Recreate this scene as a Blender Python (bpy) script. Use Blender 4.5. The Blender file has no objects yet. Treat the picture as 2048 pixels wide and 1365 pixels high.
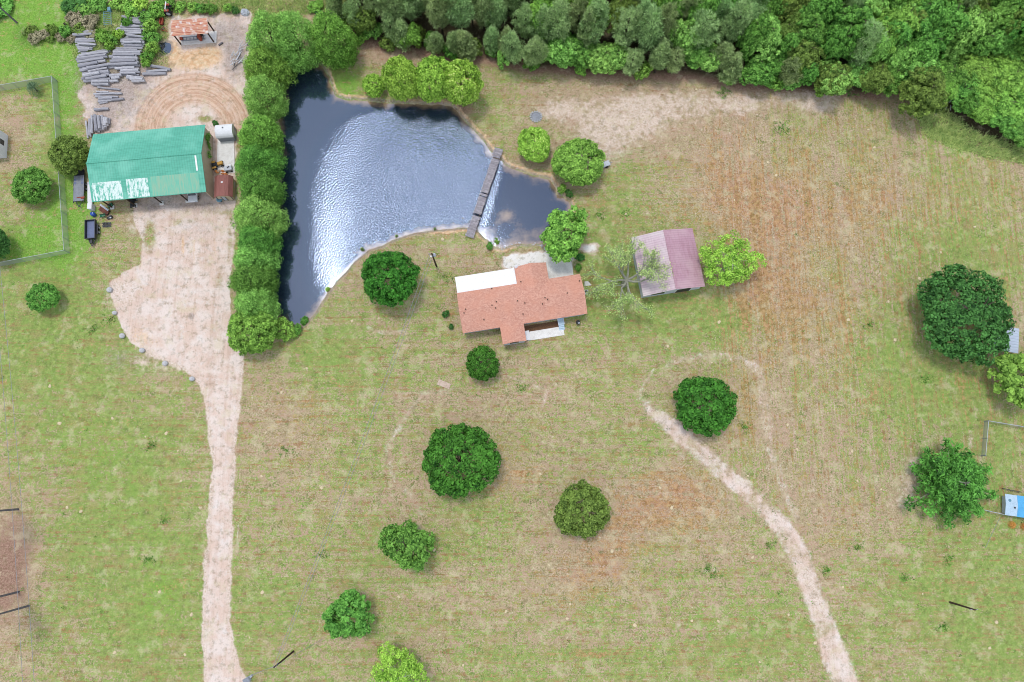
import bpy, bmesh, math, random
import numpy as np
from mathutils import Vector, Matrix, Quaternion
PI = math.pi
random.seed(7)
C = bpy.context.scene.collection
SC = bpy.context.scene

# ------------------------------------------------------------------ camera, sky, sun, exposure
F = 1365.3; TH = math.radians(10.7); HC = 120.0     # drone 120 m up, 24 mm lens, tipped 10.7 degrees off straight down
cam = bpy.data.cameras.new('camera'); cam.sensor_width = 36.0; cam.lens = 24.0
cam.clip_start = 0.5; cam.clip_end = 6000
camo = bpy.data.objects.new('camera', cam); C.objects.link(camo)
camo.location = (0, 0, HC); camo.rotation_euler = (TH, 0, 0)
SC.camera = camo

SUN = Vector((-0.135, 0.238, 0.973)).normalized()
sl = bpy.data.lights.new('sun', 'SUN'); sl.energy = 1.45; sl.angle = math.radians(12); sl.color = (1.0, 0.96, 0.9)
so = bpy.data.objects.new('sun', sl); C.objects.link(so)
so.rotation_euler = SUN.to_track_quat('Z', 'Y').to_euler()

W = bpy.data.worlds.new('World'); SC.world = W; W.use_nodes = True
nt = W.node_tree; nt.nodes.clear()
wo = nt.nodes.new('ShaderNodeOutputWorld'); wb = nt.nodes.new('ShaderNodeBackground')
sk = nt.nodes.new('ShaderNodeTexSky'); sk.sky_type = 'NISHITA'; sk.sun_disc = False
sk.sun_elevation = math.asin(SUN.z); sk.sun_rotation = math.atan2(SUN.x, SUN.y)
tc = nt.nodes.new('ShaderNodeTexCoord')
cn = nt.nodes.new('ShaderNodeTexNoise'); cn.inputs['Scale'].default_value = 2.6; cn.inputs['Detail'].default_value = 6
cr = nt.nodes.new('ShaderNodeMapRange'); cr.inputs[1].default_value = 0.44; cr.inputs[2].default_value = 0.66
cr.inputs[3].default_value = 0.18; cr.inputs[4].default_value = 0.85
mx = nt.nodes.new('ShaderNodeMix'); mx.data_type = 'RGBA'; mx.inputs[7].default_value = (12.0, 12.4, 13.0, 1)
nt.links.new(tc.outputs['Generated'], cn.inputs['Vector']); nt.links.new(cn.outputs[0], cr.inputs[0])
nt.links.new(cr.outputs[0], mx.inputs[0]); nt.links.new(sk.outputs[0], mx.inputs[6])
nt.links.new(mx.outputs[2], wb.inputs[0]); wb.inputs[1].default_value = 0.125
nt.links.new(wb.outputs[0], wo.inputs[0])
SC.cycles.filter_width = 1.0
SC.view_settings.view_transform = 'Standard'; SC.view_settings.look = 'None'
SC.view_settings.exposure = 0.27; SC.view_settings.gamma = 1

# ------------------------------------------------------------------ pixel <-> world
cT, sT = math.cos(TH), math.sin(TH)
def P(u, v, z=0.0):
    a = (u-1024)/F; b = -(v-682.5)/F
    y = b*cT+sT; zz = b*sT-cT; t = (HC-z)/-zz
    return Vector((a*t, y*t, z))
def UV(x, y, z=0.0):
    dz = z-HC
    yc = y*cT+dz*sT; zc = -y*sT+dz*cT
    return 1024+F*x/-zc, 682.5-F*yc/-zc
def mpp(u, v, z=0.0):                    # metres per photo pixel at a point
    p = P(u, v, z); return math.sqrt(p.x**2+p.y**2+(HC-z)**2)/F*0.97

def lin(c):
    c /= 255.0
    return c/12.92 if c <= 0.04045 else ((c+0.055)/1.055)**2.4
KL = 1.25
def S(r, g, b, k=1.0): return (min(lin(r)/KL*k, .9), min(lin(g)/KL*k, .9), min(lin(b)/KL*k, .9), 1)

# ------------------------------------------------------------------ node helpers
class NT:
    def __init__(s, name):
        s.m = bpy.data.materials.new(name); s.m.use_nodes = True
        s.t = s.m.node_tree; s.t.nodes.clear()
        s.out = s.t.nodes.new('ShaderNodeOutputMaterial')
    def n(s, typ, **kw):
        x = s.t.nodes.new(typ)
        for k, v in kw.items(): setattr(x, k, v)
        return x
    def l(s, a, b): s.t.links.new(a, b)
    def setin(s, sock, v):
        if hasattr(v, 'is_output') or isinstance(v, bpy.types.NodeSocket): s.l(v, sock)
        else: sock.default_value = v
    def math(s, op, a, b=0.0, c=0.0):
        x = s.n('ShaderNodeMath', operation=op)
        for i, v in enumerate((a, b, c)): s.setin(x.inputs[i], v)
        return x.outputs[0]
    def mix(s, f, a, b, bt='MIX'):
        x = s.n('ShaderNodeMix', data_type='RGBA', blend_type=bt)
        s.setin(x.inputs[0], f); s.setin(x.inputs[6], a); s.setin(x.inputs[7], b)
        return x.outputs[2]
    def noise(s, vec, scale, detail=3.0, rough=0.55):
        x = s.n('ShaderNodeTexNoise'); s.setin(x.inputs['Vector'], vec)
        x.inputs['Scale'].default_value = scale; x.inputs['Detail'].default_value = detail; x.inputs['Roughness'].default_value = rough
        return x.outputs[0]
    def ramp(s, v, a, b, lo=0.0, hi=1.0, smooth=True):
        x = s.n('ShaderNodeMapRange')
        if smooth: x.interpolation_type = 'SMOOTHSTEP'
        s.setin(x.inputs[0], v)
        x.inputs[1].default_value = a; x.inputs[2].default_value = b; x.inputs[3].default_value = lo; x.inputs[4].default_value = hi
        return x.outputs[0]
    def scale(s, vec, sc, rot=None):
        x = s.n('ShaderNodeMapping'); s.l(vec, x.inputs[0]); x.inputs['Scale'].default_value = sc
        if rot: x.inputs['Rotation'].default_value = rot
        return x.outputs[0]
    def obj(s): return s.n('ShaderNodeTexCoord').outputs['Object']
    def geo(s): return s.n('ShaderNodeNewGeometry').outputs['Position']
    def attr(s, name):
        return s.n('ShaderNodeAttribute', attribute_name=name)
    def bump(s, h, strength=0.5, dist=0.05):
        x = s.n('ShaderNodeBump'); x.inputs['Strength'].default_value = strength; x.inputs['Distance'].default_value = dist
        s.l(h, x.inputs['Height']); return x.outputs[0]
    def pbr(s, col, rough=0.8, spec=0.3, metal=0.0, normal=None):
        x = s.n('ShaderNodeBsdfPrincipled'); s.setin(x.inputs['Base Color'], col); s.setin(x.inputs['Roughness'], rough)
        x.inputs['Specular IOR Level'].default_value = spec; x.inputs['Metallic'].default_value = metal
        if normal is not None: s.l(normal, x.inputs['Normal'])
        return x.outputs[0]
    def done(s, sh): s.l(sh, s.out.inputs[0]); return s.m

def dirty(name, col, col2=None, rough=0.7, spec=0.3, sc=3.0, amt=0.6, metal=0.0, streak=None, bump=0.0):
    t = NT(name); o = t.obj()
    if streak: o = t.scale(o, streak)
    n1 = t.noise(o, sc, 5, 0.65)
    c2 = col2 or tuple(c*0.55 for c in col[:3])+(1,)
    c = t.mix(t.ramp(n1, 0.38, 0.72, 0, amt), col, c2)
    n2 = t.noise(t.obj(), sc*9, 2)
    c = t.mix(t.ramp(n2, 0.3, 0.7, 0.0, 0.22), c, (0.02, 0.02, 0.02, 1))
    return t.done(t.pbr(c, rough, spec, metal, t.bump(n1, bump, 0.05) if bump else None))

def ribbed(name, col, col2, axis=0, pitch=0.6, rough=0.45, spec=0.4, fade=None, streak=(0.4, 4, 0.4)):
    t = NT(name); o = t.obj()
    sep = t.n('ShaderNodeSeparateXYZ'); t.l(o, sep.inputs[0])
    ph = t.math('MULTIPLY', sep.outputs[axis], 1.0/pitch)
    fr = t.math('FRACT', ph)
    rib = t.ramp(t.math('ABSOLUTE', t.math('SUBTRACT', fr, 0.5)), 0.0, 0.18, 1.0, 0.0)
    n1 = t.noise(t.scale(o, streak), 1.2, 5, 0.65)
    c = t.mix(t.ramp(n1, 0.35, 0.7), col, col2)
    sid = t.n('ShaderNodeTexWhiteNoise', noise_dimensions='1D'); t.l(t.math('FLOOR', t.math('MULTIPLY', sep.outputs[axis], 1.0/0.92)), sid.inputs['W'])
    c = t.mix(t.math('MULTIPLY', sid.outputs[0], 0.16), c, col2)
    if fade: c = t.mix(t.ramp(t.noise(o, 0.25, 4), 0.42, 0.66, 0, 0.75), c, fade)
    c = t.mix(t.math('MULTIPLY', rib, 0.18), c, (0.01, 0.01, 0.01, 1))
    return t.done(t.pbr(c, rough, spec, 0.0, t.bump(rib, 0.6, 0.03)))

M = {}
M['teal'] = ribbed('green_metal', S(96, 186, 160), S(78, 166, 142), 0, 0.46, fade=S(122, 202, 178))
def worn_panel():
    t = NT('worn_paint'); o = t.obj()
    a = t.noise(t.scale(o, (1.5, 0.7, 1)), 1.9, 7, 0.75); b = t.noise(t.scale(o, (5, 0.5, 1)), 0.8, 3)
    k = t.ramp(t.math('ADD', t.math('MULTIPLY', a, 0.6), t.math('MULTIPLY', b, 0.4)), 0.42, 0.54)
    return t.done(t.pbr(t.mix(k, S(88, 182, 156), S(224, 238, 234)), 0.5, 0.3))
M['worn'] = worn_panel()
def rust_tint():
    t = NT('rust_tint'); o = t.obj()
    b = t.noise(t.scale(o, (4.0, 0.35, 1)), 1.0, 5, 0.7)
    return t.done(t.pbr(t.mix(t.ramp(b, 0.4, 0.62), S(112, 190, 164), S(150, 186, 158)), 0.6, 0.3))
M['rusttint'] = rust_tint()
M['tan_rib'] = ribbed('tan_siding', S(214, 196, 170), S(194, 176, 150), 1, 0.3)
M['pinkroof'] = ribbed('maroon_roof_metal', S(194, 154, 168), S(178, 134, 148), 1, 0.42, fade=S(204, 170, 178), streak=(4, 0.4, 0.4))
M['pinkpale'] = ribbed('faded_roof_metal', S(210, 186, 196), S(196, 168, 180), 1, 0.42, fade=S(214, 204, 204), streak=(4, 0.4, 0.4))
M['white'] = dirty('white_paint', S(244, 246, 250), S(215, 215, 212), 0.6, 0.3, 2, 0.3)
M['whiteroof'] = dirty('white_roof', S(255, 255, 255), S(236, 238, 240), 0.5, 0.3, 1, 0.4)
M['siding'] = dirty('pale_siding', S(214, 220, 230), S(180, 186, 196), 0.7, 0.3, 2, 0.4)
M['grey'] = dirty('grey_metal', S(150, 156, 166), S(110, 112, 118), 0.5, 0.4, 3, 0.5)
M['palegrey'] = dirty('pale_grey', S(205, 212, 222), S(165, 170, 180), 0.5, 0.4, 3, 0.5)
M['black'] = dirty('black_paint', (0.022, 0.024, 0.03, 1), (0.05, 0.05, 0.055, 1), 0.45, 0.4, 5)
M['bluegrey'] = dirty('steel_bed', S(112, 124, 160), S(86, 96, 128), 0.5, 0.4, 2)
M['rubber'] = dirty('rubber', (0.02, 0.02, 0.02, 1), (0.04, 0.038, 0.035, 1), 0.9, 0.2, 8)
M['glass'] = dirty('dark_glass', (0.03, 0.04, 0.05, 1), (0.05, 0.06, 0.07, 1), 0.1, 0.6, 1)
M['concrete'] = dirty('concrete', S(252, 250, 246), S(224, 220, 214), 0.9, 0.2, 0.9, 0.75)
M['wood'] = dirty('weathered_wood', S(128, 124, 128), S(84, 80, 84), 0.9, 0.15, 3, 0.8)
M['woodbrown'] = dirty('brown_wood', S(130, 84, 70), S(90, 56, 48), 0.9, 0.15, 3, 0.7)
M['darkwood'] = dirty('dark_post_wood', S(86, 70, 58), S(50, 42, 38), 0.9, 0.15, 3, 0.7)
M['bark'] = dirty('bark', S(96, 84, 74), S(56, 48, 44), 0.95, 0.1, 6, 0.8)
M['palebark'] = dirty('pale_bark', S(176, 176, 160), S(124, 122, 112), 0.95, 0.1, 6, 0.7)
M['orange'] = dirty('orange_paint', S(228, 150, 90), S(170, 84, 52), 0.6, 0.3, 5)
M['yellow'] = dirty('yellow_paint', S(222, 172, 84), S(150, 104, 52), 0.6, 0.3, 5)
M['redrust'] = dirty('red_rust', S(186, 92, 72), S(120, 62, 48), 0.8, 0.2, 5)
M['green'] = dirty('green_paint', S(52, 132, 96), S(30, 84, 62), 0.5, 0.4, 4)
M['tealplain'] = dirty('teal_plastic', S(110, 158, 178), S(78, 118, 138), 0.5, 0.4, 4)
M['blue'] = dirty('blue_plastic', S(50, 96, 190), S(30, 62, 130), 0.4, 0.4, 4)
M['sky'] = dirty('light_blue_tarp', S(96, 186, 238), S(70, 156, 212), 0.5, 0.3, 1.2, 0.5)
M['skypale'] = dirty('pale_blue_metal', S(196, 222, 240), S(164, 190, 210), 0.5, 0.3, 1.2, 0.5)
M['brownroof'] = dirty('brown_shed_roof', S(160, 106, 98), S(128, 80, 74), 0.7, 0.2, 1.5, 0.6, streak=(3, 0.6, 1))
M['stone'] = dirty('grey_stone', S(214, 214, 216), S(166, 166, 170), 0.95, 0.15, 4, 0.7, bump=0.4)
M['mound'] = dirty('pale_sand', S(240, 222, 184), S(208, 184, 146), 1.0, 0.05, 6, 0.5, bump=0.5)
M['slab'] = dirty('pink_board', S(222, 200, 182), S(184, 156, 138), 0.9, 0.1, 3)
M['mulch'] = dirty('mulch', S(132, 98, 74), S(86, 70, 54), 1.0, 0.05, 5, 0.8, bump=0.6)
M['deadwood'] = dirty('bleached_wood', S(224, 226, 232), S(164, 164, 172), 0.9, 0.1, 5, 0.5)
M['cutwood'] = dirty('cut_wood', S(200, 180, 156), S(140, 120, 104), 0.9, 0.1, 5, 0.5)
def rusty_roof():
    t = NT('rusty_corrugated'); o = t.obj()
    a = t.noise(t.scale(o, (0.5, 6, 1)), 0.9, 6, 0.7); b = t.noise(o, 1.1, 5, 0.6)
    c = t.mix(t.ramp(a, 0.36, 0.6), S(190, 104, 84), S(222, 178, 150))
    c = t.mix(t.ramp(b, 0.52, 0.66), c, S(232, 222, 216))
    c = t.mix(t.ramp(t.noise(t.scale(o, (0.4, 9, 1)), 1.0, 4), 0.55, 0.7), c, S(138, 70, 58))
    w = t.n('ShaderNodeTexWave'); w.bands_direction = 'Y'; w.inputs['Scale'].default_value = 1.6; t.l(o, w.inputs[0])
    return t.done(t.pbr(c, 0.85, 0.2, 0, t.bump(w.outputs[1], 0.6, 0.05)))
M['rustyroof'] = rusty_roof()
def shingle():
    t = NT('shingles'); o = t.obj()
    v = t.n('ShaderNodeTexVoronoi'); v.inputs['Scale'].default_value = 1.0; t.l(t.scale(o, (4.2, 6.5, 6.5)), v.inputs[0])
    sep = t.n('ShaderNodeSeparateColor'); t.l(v.outputs['Color'], sep.inputs[0])
    c = t.mix(sep.outputs[0], S(200, 146, 128), S(222, 172, 152))
    c = t.mix(t.ramp(sep.outputs[1], 0.72, 0.9, 0, 0.3), c, S(172, 116, 102))
    c = t.mix(t.ramp(t.noise(o, 0.35, 4), 0.4, 0.65, 0, 0.5), c, S(218, 156, 132))
    return t.done(t.pbr(c, 0.95, 0.1, 0, t.bump(sep.outputs[0], 0.5, 0.03)))
M['shingle'] = shingle()
def log_mat():
    t = NT('weathered_log'); o = t.obj()
    r = t.n('ShaderNodeObjectInfo').outputs['Random']
    a = t.noise(t.scale(o, (0.6, 5, 5)), 1.6, 6, 0.7)
    c = t.mix(t.ramp(a, 0.36, 0.66), S(140, 142, 154), S(240, 238, 240))
    c = t.mix(t.math('MULTIPLY', r, 0.55), c, S(108, 108, 120))
    c = t.mix(t.ramp(t.noise(o, 2.5, 5), 0.58, 0.7, 0, 0.6), c, S(140, 124, 112))
    return t.done(t.pbr(c, 0.95, 0.1, 0, t.bump(a, 0.7, 0.04)))
M['log'] = log_mat()
def deck_mat():
    t = NT('deck_boards'); o = t.obj()
    a = t.noise(t.scale(o, (1.2, 9, 1)), 1.3, 5, 0.7)
    sep = t.n('ShaderNodeSeparateXYZ'); t.l(o, sep.inputs[0])
    wn = t.n('ShaderNodeTexWhiteNoise', noise_dimensions='1D'); t.l(t.math('FLOOR', t.math('MULTIPLY', sep.outputs[1], 1/0.215)), wn.inputs['W'])
    c = t.mix(t.ramp(a, 0.35, 0.68), S(140, 136, 142), S(200, 194, 198))
    c = t.mix(t.math('MULTIPLY', wn.outputs[0], 0.65), c, S(140, 134, 140))
    return t.done(t.pbr(c, 0.9, 0.15, 0, t.bump(a, 0.4, 0.03)))
M['deck'] = deck_mat()
def mesh_mat():
    t = NT('chain_link'); tr = t.n('ShaderNodeBsdfTransparent'); m = t.n('ShaderNodeMixShader')
    m.inputs[0].default_value = 0.5
    t.l(tr.outputs[0], m.inputs[1]); t.l(t.pbr(S(176, 184, 178), 0.5, 0.4), m.inputs[2])
    return t.done(m.outputs[0])
M['chain'] = mesh_mat()

def leaf_mat(name, dark, light, tip=None, trans=0.3, vary=0.35):
    t = NT(name); a = t.attr('tint').outputs['Fac']
    r = t.n('ShaderNodeObjectInfo').outputs['Random']
    c = t.mix(t.ramp(a, 0.12, 0.85, smooth=False), dark, light)
    if tip: c = t.mix(t.ramp(a, 0.72, 0.95), c, tip)
    hs = t.n('ShaderNodeHueSaturation'); t.l(c, hs.inputs['Color'])
    t.l(t.math('ADD', 0.5-0.025*vary/0.35, t.math('MULTIPLY', r, 0.05*vary/0.35)), hs.inputs['Hue'])
    t.l(t.math('ADD', 1-vary*0.5, t.math('MULTIPLY', r, vary)), hs.inputs['Value'])
    p = t.pbr(hs.outputs[0], 0.65, 0.2); tl = t.n('ShaderNodeBsdfTranslucent'); t.l(hs.outputs[0], tl.inputs[0])
    m = t.n('ShaderNodeMixShader'); m.inputs[0].default_value = trans
    t.l(p, m.inputs[1]); t.l(tl.outputs[0], m.inputs[2])
    return t.done(m.outputs[0])
LK = 1.9
def LM(key, nm, d, l, tip=None, vary=0.15, k=1.0):
    M[key] = leaf_mat(nm, S(*d, LK*.62*k), S(*l, LK*1.12*k), S(*tip, LK) if tip else None, vary=vary)
LM('leaf_dark', 'leaves_dark', (28, 78, 20), (78, 138, 50), k=.92)
LM('leaf_deep', 'leaves_deep', (28, 68, 28), (78, 128, 62))
LM('leaf_mid', 'leaves_mid', (46, 98, 32), (116, 166, 74), vary=.15, k=.92)
LM('leaf_bright', 'leaves_bright', (66, 114, 36), (140, 182, 82), vary=.12, k=.95)
LM('leaf_lime', 'leaves_lime', (84, 138, 34), (160, 206, 84))
LM('leaf_yellow', 'leaves_yellow', (82, 126, 34), (160, 194, 80), (198, 206, 130))
LM('leaf_olive', 'leaves_olive', (62, 88, 32), (118, 142, 66), vary=.1)
LM('leaf_cypress', 'needles_cypress', (70, 120, 44), (148, 194, 98), vary=.15)
LM('leaf_pine', 'needles_pine', (78, 108, 62), (162, 186, 126), vary=.3)
LM('leaf_cedar', 'needles_cedar', (42, 92, 36), (100, 164, 72), vary=.1)
LM('leaf_sparse', 'leaves_sparse', (118, 150, 78), (176, 200, 124), vary=.1)
LM('leaf_grey', 'grass_dry', (100, 146, 66), (176, 190, 124), vary=.1, k=1.15)
LM('leaf_brown', 'brush_dry', (96, 96, 70), (164, 158, 128), vary=.25)
M['leaf_palm'] = leaf_mat('palm_frond', S(56, 82, 56, LK), S(104, 128, 96, LK), vary=0.1)
M['leaf_orange'] = leaf_mat('orange_frond', S(214, 140, 60), S(240, 186, 110), vary=0.1)

# ------------------------------------------------------------------ mesh helpers
class MB:
    def __init__(s): s.v = []; s.f = []
    def add(s, vs, fs):
        b = len(s.v); s.v += [tuple(p) for p in vs]; s.f += [tuple(b+i for i in f) for f in fs]; return s
    def box(s, c, d, rz=0.0, ry=0.0, rx=0.0):
        R = Matrix.Rotation(rz, 3, 'Z') @ Matrix.Rotation(ry, 3, 'Y') @ Matrix.Rotation(rx, 3, 'X')
        vs = [Vector(c)+R @ Vector((sx*d[0]/2, sy*d[1]/2, sz*d[2]/2)) for sx in (-1, 1) for sy in (-1, 1) for sz in (-1, 1)]
        return s.add(vs, [(0, 1, 3, 2), (4, 6, 7, 5), (0, 4, 5, 1), (2, 3, 7, 6), (0, 2, 6, 4), (1, 5, 7, 3)])
    def tube(s, pts, rs, n=8, cap=True):
        pts = [Vector(p) for p in pts]
        if not hasattr(rs, '__len__'): rs = [rs]*len(pts)
        rings = []; vs = []
        for i, p in enumerate(pts):
            d = (pts[min(i+1, len(pts)-1)]-pts[max(i-1, 0)]).normalized()
            a = d.orthogonal().normalized() if i == 0 else (a-d*a.dot(d)).normalized()
            b = d.cross(a)
            for k in range(n):
                t = 2*PI*k/n; vs.append(p+(a*math.cos(t)+b*math.sin(t))*rs[i])
        fs = []
        for i in range(len(pts)-1):
            for k in range(n):
                k2 = (k+1) % n; fs.append((i*n+k, i*n+k2, (i+1)*n+k2, (i+1)*n+k))
        if cap: fs += [tuple(range(n-1, -1, -1)), tuple((len(pts)-1)*n+k for k in range(n))]
        return s.add(vs, fs)
    def cyl(s, c, r, h, axis='Z', n=16, r2=None):
        c = Vector(c); d = {'X': Vector((1, 0, 0)), 'Y': Vector((0, 1, 0)), 'Z': Vector((0, 0, 1))}[axis]
        return s.tube([c-d*h/2, c+d*h/2], [r, r if r2 is None else r2], n)
    def prism(s, prof, axis, a0, a1):               # profile (p, z) swept along x or y
        n = len(prof)
        mk = (lambda a, p: (a, p[0], p[1])) if axis == 'x' else (lambda a, p: (p[0], a, p[1]))
        vs = [mk(a0, p) for p in prof]+[mk(a1, p) for p in prof]
        fs = [tuple(range(n)), tuple(range(2*n-1, n-1, -1))]+[(i, n+i, n+(i+1) % n, (i+1) % n) for i in range(n)]
        return s.add(vs, fs)
    def poly(s, pts, h):                             # outline (x, y) with thickness, z from 0 to h
        n = len(pts)
        vs = [(p[0], p[1], h[0]) for p in pts]+[(p[0], p[1], h[1]) for p in pts]
        return s.add(vs, [tuple(range(n-1, -1, -1)), tuple(range(n, 2*n))]+[(i, (i+1) % n, n+(i+1) % n, n+i) for i in range(n)])
    def dome(s, c, rx, ry, rz, n=14, m=6, seed=0, rough=0.0, low=0.0):
        R = random.Random(seed); vs = []; fs = []
        for i in range(m+1):
            ph = -low+(PI/2+low)*i/m
            for k in range(n):
                t = 2*PI*k/n; q = 1+R.uniform(-rough, rough)
                vs.append((c[0]+rx*q*math.cos(ph)*math.cos(t), c[1]+ry*q*math.cos(ph)*math.sin(t), c[2]+rz*q*math.sin(ph)))
        for i in range(m):
            for k in range(n): fs.append((i*n+k, i*n+(k+1) % n, (i+1)*n+(k+1) % n, (i+1)*n+k))
        fs.append(tuple(range(n-1, -1, -1)))
        return s.add(vs, fs)
    def build(s, name, mat, parent=None, loc=None, smooth=False, bevel=0.0):
        me = bpy.data.meshes.new(name); me.from_pydata(s.v, [], s.f)
        bm = bmesh.new(); bm.from_mesh(me); bmesh.ops.recalc_face_normals(bm, faces=bm.faces); bm.to_mesh(me); bm.free()
        if smooth: me.polygons.foreach_set('use_smooth', [True]*len(me.polygons))
        me.materials.append(M[mat] if isinstance(mat, str) else mat)
        o = bpy.data.objects.new(name, me); C.objects.link(o)
        if parent: o.parent = parent
        if loc is not None: o.location = loc
        if bevel:
            b = o.modifiers.new('bevel', 'BEVEL'); b.width = bevel; b.segments = 2; b.limit_method = 'ANGLE'
        return o
def tag(o, label=None, cat=None, group=None, kind=None):
    if label: o['label'] = label
    if cat: o['category'] = cat
    if group: o['group'] = group
    if kind: o['kind'] = kind
    return o
def thing(name, label, cat, loc=(0, 0, 0), rz=0.0, group=None):
    o = bpy.data.objects.new(name, None); C.objects.link(o); o.empty_display_size = 0.5
    o.location = loc; o.rotation_euler = (0, 0, rz)
    return tag(o, label, cat, group)
def dup(root, loc, rz=0.0, label=None, group=None, scale=None):
    r = root.copy(); C.objects.link(r); r.location = loc; r.rotation_euler = (0, 0, rz)
    if scale is not None: r.scale = scale
    if label: r['label'] = label
    if group: r['group'] = group
    for ch in list(root.children):
        c = ch.copy(); C.objects.link(c); c.parent = r
        for g in ch.children:
            d = g.copy(); C.objects.link(d); d.parent = c
    return r
def np_mesh(name, V, Q, mat, attrs=(), smooth=False):
    me = bpy.data.meshes.new(name); nv, nq = len(V), len(Q); k = Q.shape[1]
    me.vertices.add(nv); me.vertices.foreach_set('co', np.ascontiguousarray(V, dtype=np.float32).ravel())
    me.loops.add(nq*k); me.loops.foreach_set('vertex_index', np.ascontiguousarray(Q, dtype=np.int32).ravel())
    me.polygons.add(nq); me.polygons.foreach_set('loop_start', np.arange(0, nq*k, k, dtype=np.int32))
    me.polygons.foreach_set('loop_total', np.full(nq, k, dtype=np.int32))
    if smooth: me.polygons.foreach_set('use_smooth', np.ones(nq, dtype=bool))
    for an, ty, data in attrs:
        a = me.attributes.new(an, ty, 'POINT')
        a.data.foreach_set('value' if ty == 'FLOAT' else 'color', np.ascontiguousarray(data, dtype=np.float32).ravel())
    me.update(calc_edges=True); me.validate()
    if mat: me.materials.append(mat)
    return me
class Frame:
    def __init__(s, x, y, deg): s.o = Vector((x, y, 0)); s.a = math.radians(deg)
    def L(s, u, v, z=0.0):
        d = P(u, v, z)-s.o; c, n = math.cos(s.a), math.sin(s.a)
        return Vector((d.x*c+d.y*n, -d.x*n+d.y*c, z))
def gable_prof(y0, y1, ze, zr, t, ym=None):
    ym = (y0+y1)/2 if ym is None else ym
    return [(y0, ze), (y0, ze-t), (ym, zr-t), (y1, ze-t), (y1, ze), (ym, zr)]

# ------------------------------------------------------------------ numpy fields
def vnoise(x, y, sc, seed, oct=4, rough=0.5):
    r = np.zeros_like(x); amp = 1.0; tot = 0.0
    for o in range(oct):
        g = np.random.RandomState(seed+o*17).rand(256, 256)
        X = x*sc*2**o+37.3*o; Y = y*sc*2**o+91.7*o
        xi = np.floor(X).astype(int); yi = np.floor(Y).astype(int)
        fx = X-xi; fy = Y-yi; fx = fx*fx*(3-2*fx); fy = fy*fy*(3-2*fy)
        a = g[yi % 256, xi % 256]; b = g[yi % 256, (xi+1) % 256]; c = g[(yi+1) % 256, xi % 256]; d = g[(yi+1) % 256, (xi+1) % 256]
        r += amp*((a*(1-fx)+b*fx)*(1-fy)+(c*(1-fx)+d*fx)*fy); tot += amp; amp *= rough
    return r/tot
def sdf(u, v, poly):                                  # positive inside, photo pixels
    d = np.full(u.shape, 1e9); ins = np.zeros(u.shape, bool); n = len(poly)
    for i in range(n):
        x0, y0 = poly[i]; x1, y1 = poly[(i+1) % n]
        ex, ey = x1-x0, y1-y0; t = np.clip(((u-x0)*ex+(v-y0)*ey)/(ex*ex+ey*ey+1e-9), 0, 1)
        d = np.minimum(d, np.hypot(u-x0-t*ex, v-y0-t*ey))
        if y0 != y1:
            c = ((v >= min(y0, y1)) & (v < max(y0, y1))); xx = x0+(v-y0)/(y1-y0)*ex; ins ^= (c & (u < xx))
    return np.where(ins, d, -d)
def pline(u, v, pts):                                 # distance to polyline and its width there
    d = np.full(u.shape, 1e9); w = np.zeros(u.shape)
    for (x0, y0, w0), (x1, y1, w1) in zip(pts[:-1], pts[1:]):
        ex, ey = x1-x0, y1-y0; t = np.clip(((u-x0)*ex+(v-y0)*ey)/(ex*ex+ey*ey), 0, 1)
        dd = np.hypot(u-x0-t*ex, v-y0-t*ey); k = dd < d
        d = np.where(k, dd, d); w = np.where(k, w0+(w1-w0)*t, w)
    return d, w
def ss(x, a, b):
    t = np.clip((x-a)/(b-a), 0, 1); return t*t*(3-2*t)
def blobs(u, v, lst):
    r = np.zeros_like(u)
    for b in lst:
        q = ((u-b[0])/b[2])**2+((v-b[1])/b[3])**2
        r += b[4]*np.exp(-np.minimum(q, 30)*0.9)
    return r

POND = [(575,130),(600,125),(640,128),(655,150),(665,180),(672,192),(690,198),(720,200),(745,203),(780,205),(810,206),(850,208),(880,207),(905,212),(930,240),(950,262),(970,285),(985,305),(1003,318),(1010,330),(1040,342),(1065,350),(1100,358),(1112,375),(1113,388),(1135,398),(1142,410),(1135,430),(1120,445),(1100,470),(1085,487),(1060,488),(1030,488),(1005,495),(990,492),(970,475),(955,462),(940,455),(920,455),(885,458),(850,462),(820,468),(790,478),(765,490),(735,500),(712,520),(690,545),(665,570),(645,600),(630,625),(610,648),(595,655),(570,650),(552,630),(540,600),(541,550),(545,500),(549,450),(553,400),(556,350),(556,300),(556,250),(562,200),(566,160)]
PUDDLE = [(312,92),(318,84),(330,82),(341,86),(344,97),(338,107),(326,109),(315,104)]
DRIVE = [(290,400),(470,400),(470,440),(470,500),(462,560),(462,620),(470,690),(490,705),(487,760),(480,820),(470,880),(468,960),(466,1060),(462,1120),(463,1180),(462,1230),(466,1290),(480,1335),(500,1365),(560,1440),(440,1440),(408,1365),(404,1290),(403,1220),(408,1160),(412,1100),(420,1000),(424,920),(418,870),(410,800),(395,765),(370,745),(340,728),(300,712),(265,690),(245,668),(232,620),(222,590),(218,565),(245,545),(280,530),(280,480),(265,440),(262,410)]
YARD = [(158,195),(180,165),(230,150),(330,135),(332,60),(345,35),(420,26),(500,28),(512,110),(495,150),(508,200),(508,245),(470,275),(474,402),(225,405),(205,330),(185,280),(170,240)]
TRACK = [(1284,752,4),(1281,785,7),(1300,822,10),(1345,855,14),(1390,893,16),(1430,930,16),(1480,972,15),(1530,1020,15),(1570,1065,16),(1600,1115,17),(1620,1170,17),(1640,1230,18),(1660,1290,20),(1675,1330,21),(1690,1365,22),(1730,1450,24)]
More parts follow.
